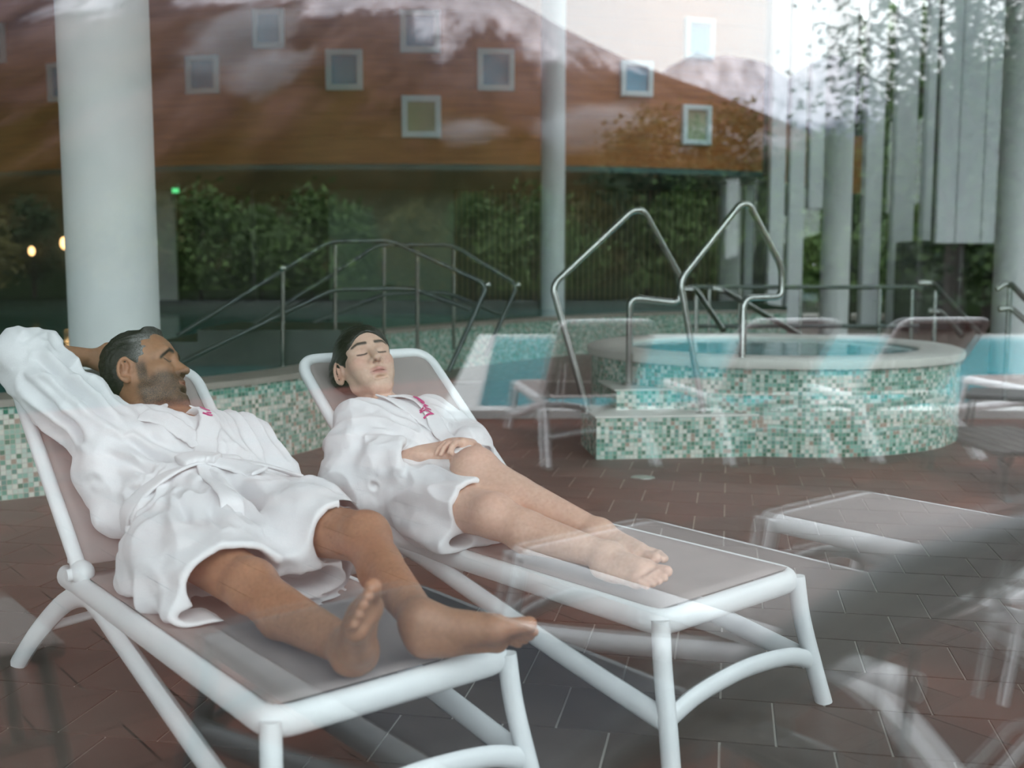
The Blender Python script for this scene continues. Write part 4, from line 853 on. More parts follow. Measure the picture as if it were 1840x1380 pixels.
def skin_cols(V, base, amp=.8):
    C = np.ones((len(V), 4)); n = (pnoise(V * 9) * .10 + pnoise(V * 30) * .05) * amp; C[:, :3] = np.asarray(base) * (1 + n[:, None]); return C
def blend(C, w, col): C[:, :3] = C[:, :3] * (1 - w[:, None]) + np.asarray(col) * w[:, None]
def skin_mat(name, rough=.5):
    k = NT(name); at = k.n('Attribute', attribute_name='Tint'); n = k.noise(90, 4); mx = k.n('Mix', data_type='RGBA', blend_type='MULTIPLY'); mx.inputs['Factor'].default_value = 1; k.l(at.outputs['Color'], mx.inputs[6]); k.l(k.ramp(n, (.3, (.90, .88, .87)), (.7, (1.06, 1.06, 1.06))), mx.inputs[7])
    nb = k.noise(620, 3, None, .7); wb = k.math('SUBTRACT', 1.0, at.outputs['Alpha']); wt = k.math('MINIMUM', k.math('MULTIPLY', wb, k.math('ADD', .58, k.math('MULTIPLY', k.math('SUBTRACT', nb, .44), 4.0))), .94); wt = k.math('MAXIMUM', wt, 0.0)
    mb_ = k.n('Mix', data_type='RGBA'); k.l(wt, mb_.inputs['Factor']); k.l(mx.outputs[2], mb_.inputs[6]); k.l(k.ramp(k.noise(900, 2), (.56, (.020, .015, .012)), (.80, (.16, .14, .13))), mb_.inputs[7])
    k.l(mb_.outputs[2], k.b.inputs['Base Color']); k.b.inputs['Roughness'].default_value = rough; k.b.inputs['Subsurface Weight'].default_value = .12; k.b.inputs['Subsurface Radius'].default_value = (.012, .005, .003); k.b.inputs['Subsurface Scale'].default_value = 1.0
    k.bump(k.noise(350, 3), .0006, .35); return k.m
def terry_mat():
    k = NT('white_terry'); n = k.noise(420, 2); k.l(k.ramp(n, (.3, (.72, .72, .74)), (.7, (.83, .83, .84))), k.b.inputs['Base Color']); k.b.inputs['Roughness'].default_value = .95
    k.b.inputs['Specular IOR Level'].default_value = .1; k.b.inputs['Sheen Weight'].default_value = .25
    k.bump(k.math('ADD', n, k.noise(140, 2)), .0016, .5); return k.m
def hair_mat(name, c0, c1, rough=.45):
    k = NT(name); at = k.n('Attribute', attribute_name='Tint'); mp = k.n('Mapping'); mp.inputs['Scale'].default_value = (260, 60, 260); k.l(k.coord(), mp.inputs[0]); n = k.noise(1, 4, mp.outputs[0])
    mx = k.n('Mix', data_type='RGBA'); k.l(at.outputs['Fac'] if False else at.outputs['Alpha'], mx.inputs['Factor']); k.l(k.ramp(n, (.3, c0), (.7, c1)), mx.inputs[6]); k.l(k.ramp(n, (.35, (.10, .095, .09)), (.7, (.42, .41, .41))), mx.inputs[7])
    k.l(mx.outputs[2], k.b.inputs['Base Color']); k.b.inputs['Roughness'].default_value = rough; k.bump(n, .003, .7); return k.m
M['skin_m'] = skin_mat('tan_skin'); M['skin_w'] = skin_mat('fair_skin'); M['terry'] = terry_mat(); M['hair_m'] = hair_mat('dark_short_hair', (.008, .007, .006), (.035, .03, .027)); M['hair_w'] = hair_mat('black_hair', (.003, .003, .003), (.018, .014, .012), .35)
M['magenta'] = mat('magenta_thread', (.55, .03, .20), .7, bump=.001, bscale=300)
# ------------------------------------------------------------------ the man
def bkA(X, t, n): c, s = math.cos(FA.r), math.sin(FA.r); return A_(X, LH + t * c - n * s, LS + .015 + t * s + n * c)
Rz = lambda a: np.array([[math.cos(a), -math.sin(a), 0], [math.sin(a), math.cos(a), 0], [0, 0, 1]])
def to_local(FR, d): return A_(d @ FR.v, d @ FR.u, d[2])
def axes(FR, fwd, up):
    f_ = unit(to_local(FR, unit(fwd))); u = to_local(FR, unit(up)); u = unit(u - f_ * (u @ f_)); s_ = np.cross(f_, u); return np.stack([s_, f_, u], 1)
def robe_mesh(name, f, h, parent, wr, sm=2, m='terry', dirs=None):
    V, F = f.mesh(h); V = smooth_verts(V, F, sm); N = vnormals(V, F); V = V + (dirs(V, N) if dirs else N) * wr(V)[:, None]; V = smooth_verts(V, F, 1, .4); return np_mesh(name, V, F, M[m], parent)

man = empty('person', tuple(FA.o), math.radians(38.9)); tag(man, 'bearded man in white robe lying back with one arm behind his head', 'person')
# joints, in lounger coordinates
hd_c = A_(.037, 1.606, .922); hs = 1.20
hR = axes(FA, A_(.943, .017, .332), A_(-.311, .397, .863))
neck = bkA(.070, .415, .115); chest = bkA(.06, .30, .12); belly = bkA(.045, .10, .12); pelv = A_(.03, 1.10, .535)
shR, shL = bkA(-.135, .420, .115), bkA(.285, .32, .105)
elR, wrR = bkA(-.300, .765, .13), bkA(-.075, .80, .08)
elL, wrL = bkA(.345, .09, .10), A_(.33, 1.02, .50)
hipR, hipL = A_(-.09, 1.09, .52), A_(.14, 1.09, .53)
knR, anR = A_(-.100, .540, .492), A_(-.085, .075, .455)
knL, anL = A_(.185, .470, .585), A_(.080, .055, .490)
f = Field()
head(f, hd_c, hR, hs, neck, .058 * hs, True)
f.cap(neck, chest, .075, .12, .05); f.cap(bkA(-.07, .36, .11), bkA(.2, .31, .11), .09, .09, .05); f.cap(chest, belly, .125, .125, .06); f.cap(belly, pelv, .125, .12, .06)
f.cap(shR, elR, .055, .043, .03); f.chain([elR, elR * .55 + wrR * .45, wrR], [.042, .044, .030], .02)
hand(f, wrR, unit(bkA(.07, .74, .045) - wrR), bkA(0, 0, 1) - bkA(0, 0, 0), A_(0, .3, 1.), [(.25, .3, .2)] * 4, 1.15)
f.cap(shL, elL, .055, .045, .03); f.chain([elL, wrL], [.044, .03], .02); hand(f, wrL, A_(-.1, -1, -.15), A_(-.6, 0, -.8), A_(-.6, 0, .7), [(.3, .4, .3)] * 4, 1.05)
f.cap(hipR, knR, .092, .064, .04); f.ell(knR + A_(.0, -.005, .014), (.050, .056, .052), k=.03); f.chain([knR, knR * .66 + anR * .34 + A_(0, .01, -.022), anR], [.056, .056, .036], .03); f.cap(knR + A_(0, 0, .010), anR + A_(0, 0, .008), .046, .033, .02)
f.cap(hipL, knL, .092, .064, .04); f.ell(knL + A_(.0, -.012, .014), (.050, .054, .050), k=.03); f.chain([knL, knL * .66 + anL * .34 + A_(0.01, .02, -.022), anL], [.056, .056, .037], .03); f.cap(knL + A_(0, 0, .010), anL + A_(0, 0, .008), .046, .034, .02)
# right foot falls outward, sole to the camera; left foot points right along the end of the lounger
hl = A_(-.055, .045, .418); foot(f, hl, A_(-.34, -.57, .75), A_(-.48, .79, .38), .285, -1, anR)
hl = A_(.040, .045, .424); foot(f, hl, A_(.76, -.62, .14), A_(.40, .50, .70), .29, 1, anL)
V, F = f.mesh(.0034); V = smooth_verts(V, F, 1, .4)
C = skin_cols(V, (.36, .185, .105)); Q = head_local(V, hd_c, hR, hs); x, y, z = np.abs(Q[:, 0]), Q[:, 1], Q[:, 2]; near = (np.linalg.norm(Q - A_(0, .02, 0), axis=1) < .17).astype(float)
blend(C, near * np.exp(-((x - .0) / .020) ** 2) * np.exp(-((z + .0605) / .0085) ** 2) * (y > .085) * .75, (.34, .13, .10))
brow = np.exp(-((z - (.036 - 3.2 * np.maximum(0, x - .034) ** 1 * .35)) / .0058) ** 2) * sstep(x, .009, .016) * (1 - sstep(x, .050, .060)) * (y > .05); blend(C, near * np.clip(brow * 1.7, 0, .97), (.010, .007, .006))
lid = np.exp(-((z - .0045 - .010 * ((x - .031) / .02) ** 2) / .0022) ** 2) * sstep(x, .014, .019) * (1 - sstep(x, .044, .050)) * (y > .05); blend(C, near * np.clip(lid * 1.6, 0, .95), (.02, .012, .01))
jl = -.030 + .0 * x
beard = sstep(-z, .012, .045) * sstep(y, -.012, .016) * sstep(-z + .35 * y, .030, .062) ; beard = np.maximum(beard, sstep(y, .005, .018) * (1 - sstep(y, .030, .046)) * sstep(-z, -.030, .0) * (z < .03)); must = np.exp(-((z + .0445) / .0075) ** 2) * (1 - sstep(x, .026, .034)) * (y > .08)
beard = beard * (1 - sstep(-z, .120, .150)) * (1 - np.exp(-((z + .0605) / .0065) ** 2) * (x < .022) * (y > .088)); beard = np.clip(np.maximum(beard, must), 0, 1) * near
C[:, 3] = 1 - beard * (1.0 - .18 * np.clip(pnoise(V * 45) + .2, 0, 1))
ear = np.exp(-((x - .080) / .010) ** 2 - ((y + .014) / .025) ** 2 - ((z) / .035) ** 2); blend(C, ear * .35, (.42, .17, .11))
for k_, r_ in ((knL, .07), (knR, .07), (anL, .05), (anR, .05)): blend(C, np.exp(-(np.linalg.norm(V - k_ - A_(0, 0, .04), axis=1) / r_) ** 2) * .25, (.46, .25, .16))
soles = sstep(-V[:, 1], .06, .16) * .45; blend(C, soles, (.52, .26, .17))
hairy = ((V[:, 1] > .1) & (V[:, 1] < .62) & (V[:, 2] < .75)); blend(C, np.clip(pnoise(V * A_(210, 110, 210)) * 1.1 - .35, 0, .22) * hairy, (.06, .035, .025))
body_m = np_mesh('body', V, F, M['skin_m'], man, C)
# hair
f = Field(); q = lambda x_, y_, z_: hd_c + hR @ (A_(x_, y_, z_) * hs)
f.ell(q(0, -.010, .048), A_(.0835, .101, .088) * hs, hR, .01); f.ell(q(0, -.050, -.004), A_(.066, .055, .070) * hs, hR, .03)
f.ell(q(0, .125, -.052), A_(.12, .108, .132) * hs, hR, .012, 's'); f.ell(q(0, .10, .075), A_(.060, .052, .026) * hs, hR, .012, 's')
for sx in (-1, 1): f.ell(q(sx * .085, -.004, -.026), A_(.03, .030, .052) * hs, hR, .01, 's'); f.ell(q(sx * .09, .03, -.045), A_(.06, .030, .055) * hs, hR, .01, 's')
f.half(q(0, -.05, -.070), hR @ A_(0, -.25, -1), q(0, -.05, -.08), .14, .015)
f.ell(q(0, .050, .1135), A_(.052, .024, .012) * hs, hR, .015)
V, F = f.mesh(.0036); N = vnormals(V, F); Q = head_local(V, hd_c, hR, hs); V = V + N * ((pnoise(Q * A_(120, 45, 90)) * .0035 + pnoise(Q * A_(45, 20, 40)) * .003))[:, None]
C = np.ones((len(V), 4)); C[:, 3] = np.clip(sstep(Q[:, 1], .0, .05) * (1 - sstep(Q[:, 2], .075, .115)) * .75 + .28 * sstep(Q[:, 2], .105, .13) * sstep(Q[:, 1], .03, .07) + pnoise(Q * 40) * .1, 0, .85); np_mesh('hair', V, F, M['hair_m'], man, C)

# robe
f = Field(); upN = unit(bkA(0, 0, 1) - bkA(0, 0, 0))
f.fcap(bkA(-.075, .325, .10), bkA(.215, .26, .10), .140, .135, upN, .92, .05); f.fcap(bkA(.06, .27, .115), bkA(.05, .08, .12), .210, .200, upN, .70, .07); f.fcap(bkA(.05, .08, .12), A_(.03, 1.06, .53), .200, .220, upN, .70, .07)
f.cap(bkA(-.09, .330, .100), bkA(.055, .320, .075), .090, .078, .05); f.cap(bkA(.055, .320, .075), bkA(.22, .305, .10), .080, .090, .05)
f.chain([bkA(-.10, .39, .12), shR, shR * .5 + elR * .5, elR, elR * .60 + wrR * .40 + A_(0, 0, .008)], [.105, .108, .102, .094, .082], .05)
f.cap(bkA(-.20, .29, .09), bkA(-.12, .37, .11), .07, .095, .05); f.cap(bkA(-.165, .13, .06), bkA(-.155, .27, .07), .065, .075, .05)
f.half(elR * .57 + wrR * .43, wrR - elR, wrR, .20, .012); f.cap(elR * .72 + wrR * .28, wrR * 1.05 - elR * .05, .060, .062, .012, 's')
f.chain([bkA(.24, .33, .11), shL, shL * .45 + elL * .55, elL, A_(.345, 1.14, .525), A_(.335, 1.06, .505)], [.105, .102, .096, .088, .083, .075], .04)
SK = [((.03, 1.06, .51), (-.10, .86, .495), .20, .185, .70), ((-.10, .90, .495), (-.115, .50, .485), .155, .140, .80), ((.04, .95, .50), (.06, .56, .455), .15, .105, .70), ((-.19, 1.03, .425), (-.215, .60, .425), .075, .070, .50), ((.10, .90, .455), (.14, .50, .432), .12, .085, .42)]
SL = [(hipL, (.165, .72, .565), .132, .116), ((.165, .72, .565), (.19, .46, .580), .114, .093)]
for a, b, r1, r2, fl_ in SK: f.fcap(A_(*a), A_(*b), r1, r2, (0, 0, 1), fl_, .06)
for a, b, r1, r2 in SL: f.cap(A_(*a), A_(*b), r1, r2, .05)
f.half(A_(-.12, .610, .62), A_(-.24, -1, .16), A_(-.16, .42, .48), .235, .010)
f.half(A_(.19, .600, .68), A_(.30, -1, -.06), A_(.19, .36, .56), .22, .010)
# hollow under the hem
f.fcap(A_(-.105, .80, .490), A_(-.115, .36, .480), .131, .119, (0, 0, 1), .77, .010, 's'); f.fcap(A_(-.20, .78, .424), A_(-.225, .40, .424), .056, .050, (0, 0, 1), .36, .010, 's')
f.cap(A_(.176, .63, .570), A_(.190, .30, .580), .084, .074, .010, 's'); f.fcap(A_(.10, .72, .455), A_(.14, .34, .434), .098, .070, (0, 0, 1), .40, .010, 's')
f.ell(A_(.035, .42, .47), (.060, .20, .12), None, .02, 's')
f.ell(bkA(.085, .375, .205), (.050, .060, .070), None, .02, 's'); f.half(A_(0, .6, LS - .003), (0, 0, -1), A_(0, .6, .2), .80, .006); f.half(bkA(0, .4, -.006), -upN, bkA(0, .42, -.25), .75, .006)
knot = bkA(.015, .09, .27)
def bkS(X, t, n): return bkA(X, t - .078 - .075 * max(0, min(1, (t - .2) / .2)), n - .012)
def wr(V):
    d = np.zeros(len(V)); Y, Z, X = V[:, 1], V[:, 2], V[:, 0]
    tors = sstep(Y, 1.12, 1.25); sk = 1 - tors; s_, c_ = math.sin(FA.r), math.cos(FA.r); t = (Y - LH) * c_ + (Z - LS) * s_
    w = pnoise(V * 5) * .35
    d += tors * .021 * ridge(np.stack([X * 15 + w, t * 4.2 + X * 3, Z * 2], 1)) * sstep(t, .05, .15) * (1 - sstep(t, .30, .45) * .5)
    ang = np.arctan2(X - knot[0], -(Y - knot[1]) + .06); rad = np.hypot(X - knot[0], Y - knot[1])
    d += sk * .021 * ridge(np.stack([ang * 4.6 + w, rad * 4.5, Z * 3], 1)) * sstep(rad, .05, .2) * (1 - sstep(-Y, -.80, -.60) * .75)
    arm = np.exp(-(np.maximum(0, np.linalg.norm(V - (shR + elR) / 2, axis=1) - .12) / .10) ** 2); ua = unit(elR - shR); d += arm * .020 * ridge(np.stack([(V @ ua) * 3.5 + pnoise(V * 6) * .5, (V @ np.cross(ua, A_(0, 0, 1))) * 13, (V @ A_(0, 0, 1)) * 9], 1))
    for a, b, wd, dp in ((bkA(-.19, .27, .19), bkA(-.04, .06, .26), .018, -.020), (bkA(-.15, .31, .21), bkA(.0, .10, .27), .020, -.018), (bkA(-.10, .33, .22), bkA(.02, .13, .27), .018, -.014), (bkA(.12, .17, .28), bkA(.27, .10, .21), .020, -.020), (bkA(-.17, .37, .19), bkA(-.22, .23, .11), .02, -.03),
                         (A_(.0, 1.06, .70), A_(-.02, .74, .63), .020, -.012 * 1.7), (A_(-.06, 1.06, .70), A_(-.16, .80, .62), .018, -.012 * 1.7), (A_(-.14, 1.08, .66), A_(-.24, .85, .52), .018, -.012 * 1.7), (A_(.06, 1.04, .68), A_(.06, .72, .60), .024, -.018 * 1.7), (A_(.10, .98, .68), A_(.20, .70, .70), .020, -.008 * 1.7), (A_(-.2, 1.12, .6), A_(-.27, .92, .46), .018, -.012 * 1.7)):
        d += fold(V, a, b, wd, dp)
    for a, b, wd, dp in ((bkA(-.29, .66, .22), bkA(-.12, .31, .22), .016, -.026), (bkA(-.25, .70, .23), bkA(-.08, .36, .22), .018, -.020), (bkA(-.33, .63, .17), bkA(-.19, .29, .16), .016, -.026), (bkA(-.31, .74, .22), bkA(-.24, .80, .2), .015, -.02), (bkA(-.20, .16, .17), bkA(-.13, .05, .24), .014, -.02), (bkA(-.22, .22, .14), bkA(-.19, .06, .2), .014, -.02), (bkA(.05, .02, .27), bkA(.16, -.12, .22), .016, -.02), (bkA(.22, .30, .2), bkA(.30, .12, .17), .018, -.02), (bkA(-.17, .24, .20), bkA(-.06, .05, .27), .011, -.012), (bkA(-.12, .28, .23), bkA(-.02, .08, .28), .011, -.012), (bkA(.13, .26, .24), bkA(.16, .10, .26), .013, -.014), (bkA(.02, .24, .25), bkA(.0, .10, .28), .010, -.009), (A_(-.03, 1.0, .68), A_(-.10, .70, .62), .013, -.014), (A_(-.10, 1.0, .66), A_(-.19, .72, .57), .013, -.014), (A_(.12, 1.0, .68), A_(.22, .66, .68), .014, -.014), (A_(.02, .98, .68), A_(.02, .66, .56), .014, -.016), (A_(-.18, 1.0, .6), A_(-.26, .72, .48), .013, -.014), (A_(.17, .95, .69), A_(.26, .72, .66), .012, -.012)): d += fold(V, a, b, wd, dp)
    d += .0022 * pnoise(V * 28) - .010
    return d
def dirs(V, N):
    w = sstep(V[:, 0], .02, .10)[:, None]; ax = np.where(w > .5, 1, 0); c0 = np.stack([np.full(len(V), -.11), V[:, 1], np.full(len(V), .45)], 1); c1 = np.stack([np.full(len(V), .17), V[:, 1], np.full(len(V), .50)], 1)
    r = V - (c0 * (1 - w) + c1 * w); r /= np.linalg.norm(r, axis=1)[:, None] + 1e-6; k_ = (1 - sstep(V[:, 1], .80, .95))[:, None]; return N * (1 - k_) + r * k_
robe = robe_mesh('bathrobe', f, .0052, man, wr, 3, dirs=dirs)
tag(robe, 'white terry bathrobe tied at the waist')

def band(name, path, nrm, w, th, m, parent, taper=None):
    """cloth strip along a path; nrm: outward normals"""
    P = spline(path, 7); Nn = spline(nrm, 7); n = len(P); V = []; F = []; sec = [(-1, -.4), (-1, .4), (-.86, 1), (-.4, 1.12), (0, 1.0), (.4, 1.12), (.86, 1), (1, .4), (1, -.4), (0, -.6)]; k_ = len(sec)
    for i in range(n):
        t = unit(P[min(i + 1, n - 1)] - P[max(i - 1, 0)]); u = unit(Nn[i]); u = unit(u - t * (u @ t)); s_ = np.cross(t, u); tw = (taper(i / (n - 1)) if taper else 1)
        wob = 1 + .05 * math.sin(i * 1.3)
        for a, b in sec: V.append(P[i] + s_ * a * w * .5 * tw * wob + u * b * th * .5)
    for i in range(n - 1):
        for j in range(k_): F.append((i * k_ + j, i * k_ + (j + 1) % k_, (i + 1) * k_ + (j + 1) % k_, (i + 1) * k_ + j))
    F.append(tuple(range(k_))); F.append(tuple((n - 1) * k_ + j for j in range(k_ - 1, -1, -1)))
    o = MB().add(V, F).build(name, M[m], parent, smooth=False); o.data.polygons.foreach_set('use_smooth', [True] * len(o.data.polygons)); md = o.modifiers.new('s', 'SUBSURF'); md.levels = 1; md.render_levels = 1; return o
# projected onto the robe so that bands lie on the cloth
from mathutils.bvhtree import BVHTree
BV = {}
def on_surface(o, pts, cen, lift=.004):
    if o.name not in BV: BV[o.name] = BVHTree.FromPolygons([v.co for v in o.data.vertices], [tuple(p.vertices) for p in o.data.polygons])
    bv = BV[o.name]; P = []; N_ = []
    for p, c in zip(pts, cen):
        p, c = Vector(p), Vector(c); d = (c - p).normalized(); h = bv.ray_cast(p - d * .15, d)
        if h[0] is None: h = bv.find_nearest(p)
        P.append(np.array(h[0]) + np.array(h[1]) * lift); N_.append(np.array(h[1]))
    return P, N_
def shirt_band(name, o, tl, w, th, bk, cen, lift=.006, parent=None, taper=None, m='terry'):
    P, N_ = on_surface(o, [bk(*q) for q in tl], [bk(*q) for q in cen], lift); N_ = [unit(N_[i] + N_[max(i - 1, 0)] + N_[min(i + 1, len(N_) - 1)]) for i in range(len(N_))]
    return band(name, P, N_, w, th, m, parent, taper)
co_ = shirt_band('lapel', robe, [(.075, .520, .20), (.115, .49, .26), (.120, .43, .30), (.095, .36, .33), (.07, .27, .33), (.03, .19, .33)], .068, .016, bkS, [(.05, .50, .10)] * 2 + [(.06, .40, .1), (.06, .34, .1), (.05, .26, .1), (.04, .19, .1)], .008, man)
co2 = shirt_band('lapel', robe, [(-.03, .515, .20), (-.005, .47, .26), (.022, .415, .31), (.045, .36, .33), (.05, .29, .33)], .062, .013, bkS, [(.03, .47, .1), (.03, .45, .1), (.03, .40, .1), (.04, .34, .1), (.05, .28, .1)], .005, man)
be = shirt_band('belt', robe, [(-.24, .10, .12), (-.21, .115, .22), (-.12, .135, .30), (-.03, .155, .32), (.03, .165, .33), (.12, .165, .32), (.20, .15, .27), (.25, .135, .18)], .058, .016, bkS, [(.03, .12, .10)] * 8, .006, man)
kn = shirt_band('belt_knot', robe, [(-.045, .175, .33), (-.01, .185, .36), (.035, .17, .36), (.06, .145, .34)], .075, .034, bkS, [(.02, .14, .1)] * 4, .014, be)
shirt_band('belt_tail', robe, [(.02, .165, .36), (.0, .08, .36), (-.005, -.01, .34), (-.01, -.10, .30), (.0, -.20, .25)], .060, .014, bkS, [(.02, .12, .1), (.02, .06, .1), (.02, -.02, .08), (.0, -.1, .05), (.0, -.2, .02)], .010, be, lambda t: .8 + .35 * t)
shirt_band('belt_tail', robe, [(.03, .165, .36), (.085, .12, .35), (.115, .06, .33), (.12, .02, .31)], .062, .016, bkS, [(.03, .12, .1), (.06, .08, .1), (.08, .04, .1), (.09, .0, .08)], .012, be, lambda t: .8 + .3 * t)
shirt_band('belt_loop', robe, [(-.215, .165, .22), (-.205, .115, .24), (-.20, .06, .23)], .016, .012, bkS, [(.03, .12, .1)] * 3, .016, man)

def lettering(name, os_, mesh2d, base, right, upd, nrm, m, parent, lift=.0065):
    vs_ = []; fs_ = []
    for o in os_: n_ = len(vs_); vs_ += [v.co.copy() for v in o.data.vertices]; fs_ += [tuple(i + n_ for i in p.vertices) for p in o.data.polygons]
    bv = BVHTree.FromPolygons(vs_, fs_); V, F = mesh2d; out = []
    for x_, y_ in V:
        p = base + right * x_ + upd * y_; h = bv.ray_cast(Vector(p + nrm * .06), Vector(-nrm)); h = h if h[0] is not None else bv.find_nearest(Vector(p)); out.append(np.array(h[0]) + nrm * lift)
    me = bpy.data.meshes.new(name); me.from_pydata([tuple(q_) for q_ in out], [], F); me.materials.append(M[m]); ob = bpy.data.objects.new(name, me); COL.objects.link(ob); ob.parent = parent; md = ob.modifiers.new('t', 'SOLIDIFY'); md.thickness = .002; return ob
def text2d(s_, size, sub=1):
    cu = bpy.data.curves.new('txt', 'FONT'); cu.body = s_; cu.size = size; cu.offset = size * .004; cu.shear = .25; to = bpy.data.objects.new('txt', cu); COL.objects.link(to); dg = bpy.context.evaluated_depsgraph_get(); me = bpy.data.meshes.new_from_object(to.evaluated_get(dg))
    bm = bmesh.new(); bm.from_mesh(me); bmesh.ops.triangulate(bm, faces=bm.faces[:]); bmesh.ops.subdivide_edges(bm, edges=bm.edges[:], cuts=3); bmesh.ops.triangulate(bm, faces=bm.faces[:]); bm.to_mesh(me); bm.free()
    V = [(v.co.x, v.co.y) for v in me.vertices]; F = [tuple(p.vertices) for p in me.polygons]; bpy.data.objects.remove(to); bpy.data.curves.remove(cu); bpy.data.meshes.remove(me); return V, F
V = []; F = []
for i in range(3):
    x0 = i * .011; n_ = len(V); V += [(x0, 0), (x0 + .005, 0), (x0 + .014, .030), (x0 + .009, .030)]; F.append((n_, n_ + 1, n_ + 2, n_ + 3))
_b = bkS(.100, .462, .25); lettering('lapel_lettering', [co_, robe], (V, F), _b, unit(bkA(0, -1, 0) - bkA(0, 0, 0)), unit(bkA(1, 0, 0) - bkA(0, 0, 0)), unit(bkA(0, .35, 1) - bkA(0, 0, 0)), 'magenta', co_)
# ------------------------------------------------------------------ the woman
def bkB(X, t, n): c, s = math.cos(FB.r), math.sin(FB.r); return A_(X, LH + t * c - n * s, LS + .015 + t * s + n * c)
wom = empty('person', tuple(FB.o), math.radians(41.4)); tag(wom, 'dark-haired woman in white robe lying with closed eyes and folded hands', 'person')
hd_c = A_(-.145, 1.612, .908); hs = 1.22; hR = axes(FB, A_(.345, -.775, .53), A_(-.32, .43, .845))
neck = bkB(-.145, .420, .085); chest = bkB(-.135, .28, .11); belly = bkB(-.135, .10, .105); pelv = A_(-.125, 1.20, .515)
shR, shL = bkB(-.285, .37, .10), bkB(.025, .36, .095)
elR, wrR = A_(-.370, 1.375, .560), A_(-.250, 1.155, .655)
elL, wrL = A_(.095, 1.315, .620), A_(-.045, 1.120, .668)
hipR, hipL = A_(-.225, 1.20, .505), A_(-.035, 1.22, .515)
knR, anR = A_(-.275, .730, .522), A_(-.195, .320, .462)
knL, anL = A_(-.180, .925, .622), A_(-.110, .435, .492)
f = Field()
head(f, hd_c, hR, hs, neck, .043 * hs, False)
f.cap(neck, chest, .06, .10, .05); f.cap(shR * .75 + shL * .25, shL * .75 + shR * .25, .075, .075, .05); f.cap(chest, belly, .105, .10, .05); f.cap(belly, pelv, .10, .115, .05)
f.cap(shR, elR, .045, .036, .03); f.chain([elR, elR * .55 + wrR * .45, wrR], [.037, .037, .026], .02); f.cap(shL, elL, .045, .036, .03); f.chain([elL, elL * .55 + wrL * .45, wrL], [.037, .036, .026], .02)
tgt = A_(-.140, 1.085, .665)
hand(f, wrR, A_(.115, -.080, .018), A_(.10, .30, -.95), A_(.35, .60, .65), [(.10, .35, .3), (.12, .4, .3), (.16, .45, .35), (.22, .5, .35)], 1.12, .05)
hand(f, wrL, A_(-.105, -.03, .025), A_(.05, -.10, -1), A_(-.05, -.9, .3), [(.15, .35, .35), (.2, .4, .35), (.2, .4, .35), (.2, .4, .3)], 1.08, .06)
f.cap(hipR, knR, .098, .067, .04); f.ell(knR + A_(-.004, -.01, .014), (.052, .056, .052), k=.03); f.chain([knR, knR * .66 + anR * .34 + A_(0, .012, -.014), anR], [.060, .061, .035], .03); f.cap(knR + A_(0, 0, .008), anR + A_(0, 0, .006), .048, .032, .02)
f.cap(hipL, knL, .098, .074, .04); f.ell(knL + A_(-.006, .006, .010), (.062, .066, .060), k=.03); f.chain([knL, knL * .66 + anL * .34 + A_(0, .0, -.020), anL], [.066, .061, .034], .03); f.cap(knL + A_(0, 0, .008), anL + A_(0, 0, .006), .052, .032, .02)
foot(f, A_(-.205, .345, .410), A_(.02, -.97, .10), A_(-.42, .15, .88), .250, -1, anR); foot(f, A_(-.115, .420, .418), A_(-.02, -.95, .16), A_(.10, .20, .95), .260, 1, anL)
V, F = f.mesh(.0034); V = smooth_verts(V, F, 1, .4)
C = skin_cols(V, (.66, .445, .345), .25); Q = head_local(V, hd_c, hR, hs); x, y, z = np.abs(Q[:, 0]), Q[:, 1], Q[:, 2]; near = (np.linalg.norm(Q - A_(0, .02, 0), axis=1) < .17).astype(float)
lip = np.clip(np.exp(-(x / .0235) ** 4) * np.exp(-((z + .0605) / .0115) ** 4) * (y > .086), 0, 1); blend(C, near * lip * .75, (.52, .20, .19)); blend(C, near * np.exp(-(x / .024) ** 4) * np.exp(-((z + .0605) / .0018) ** 2) * (y > .085) * .7, (.22, .07, .07))
bz = .0365 - .30 * np.maximum(0, x - .040) - .06 * np.maximum(0, .03 - x); brow = np.exp(-((z - bz) / (.0042 - .045 * np.maximum(0, x - .030))) ** 2) * sstep(x, .009, .015) * (1 - sstep(x, .052, .060)) * (y > .045); blend(C, near * np.clip(brow * 1.7, 0, .96), (.022, .013, .009))
lz = .0030 + 8.5 * (x - .031) ** 2; lash = np.exp(-((z - lz) / .0023) ** 2) * sstep(x, .013, .018) * (1 - sstep(x, .044, .049)) * (y > .05); blend(C, near * np.clip(lash * 1.8, 0, .97), (.02, .012, .01))
blend(C, near * np.exp(-((x - .045) / .020) ** 2 - ((z + .022) / .020) ** 2) * (y > .03) * .40, (.66, .30, .25)); blend(C, near * np.exp(-((x - .031) / .018) ** 2 - ((z - .016) / .010) ** 2) * (y > .04) * .22, (.50, .31, .25))
ear = np.exp(-((x - .080) / .012) ** 2 - ((y + .014) / .026) ** 2 - (z / .036) ** 2); blend(C, ear * .5, (.66, .32, .24)); blend(C, near * np.exp(-((x - .0075) / .0045) ** 2 - ((z + .0335) / .0035) ** 2) * (y > .095) * .7, (.25, .10, .08))
for k_, r_ in ((knL, .07), (knR, .07)): blend(C, np.exp(-(np.linalg.norm(V - k_ - A_(0, -.02, .03), axis=1) / r_) ** 2) * .30, (.70, .40, .32))
blend(C, sstep(-V[:, 1], -.22, -.10) * .35, (.72, .42, .33)); np_mesh('body', V, F, M['skin_w'], wom, C)
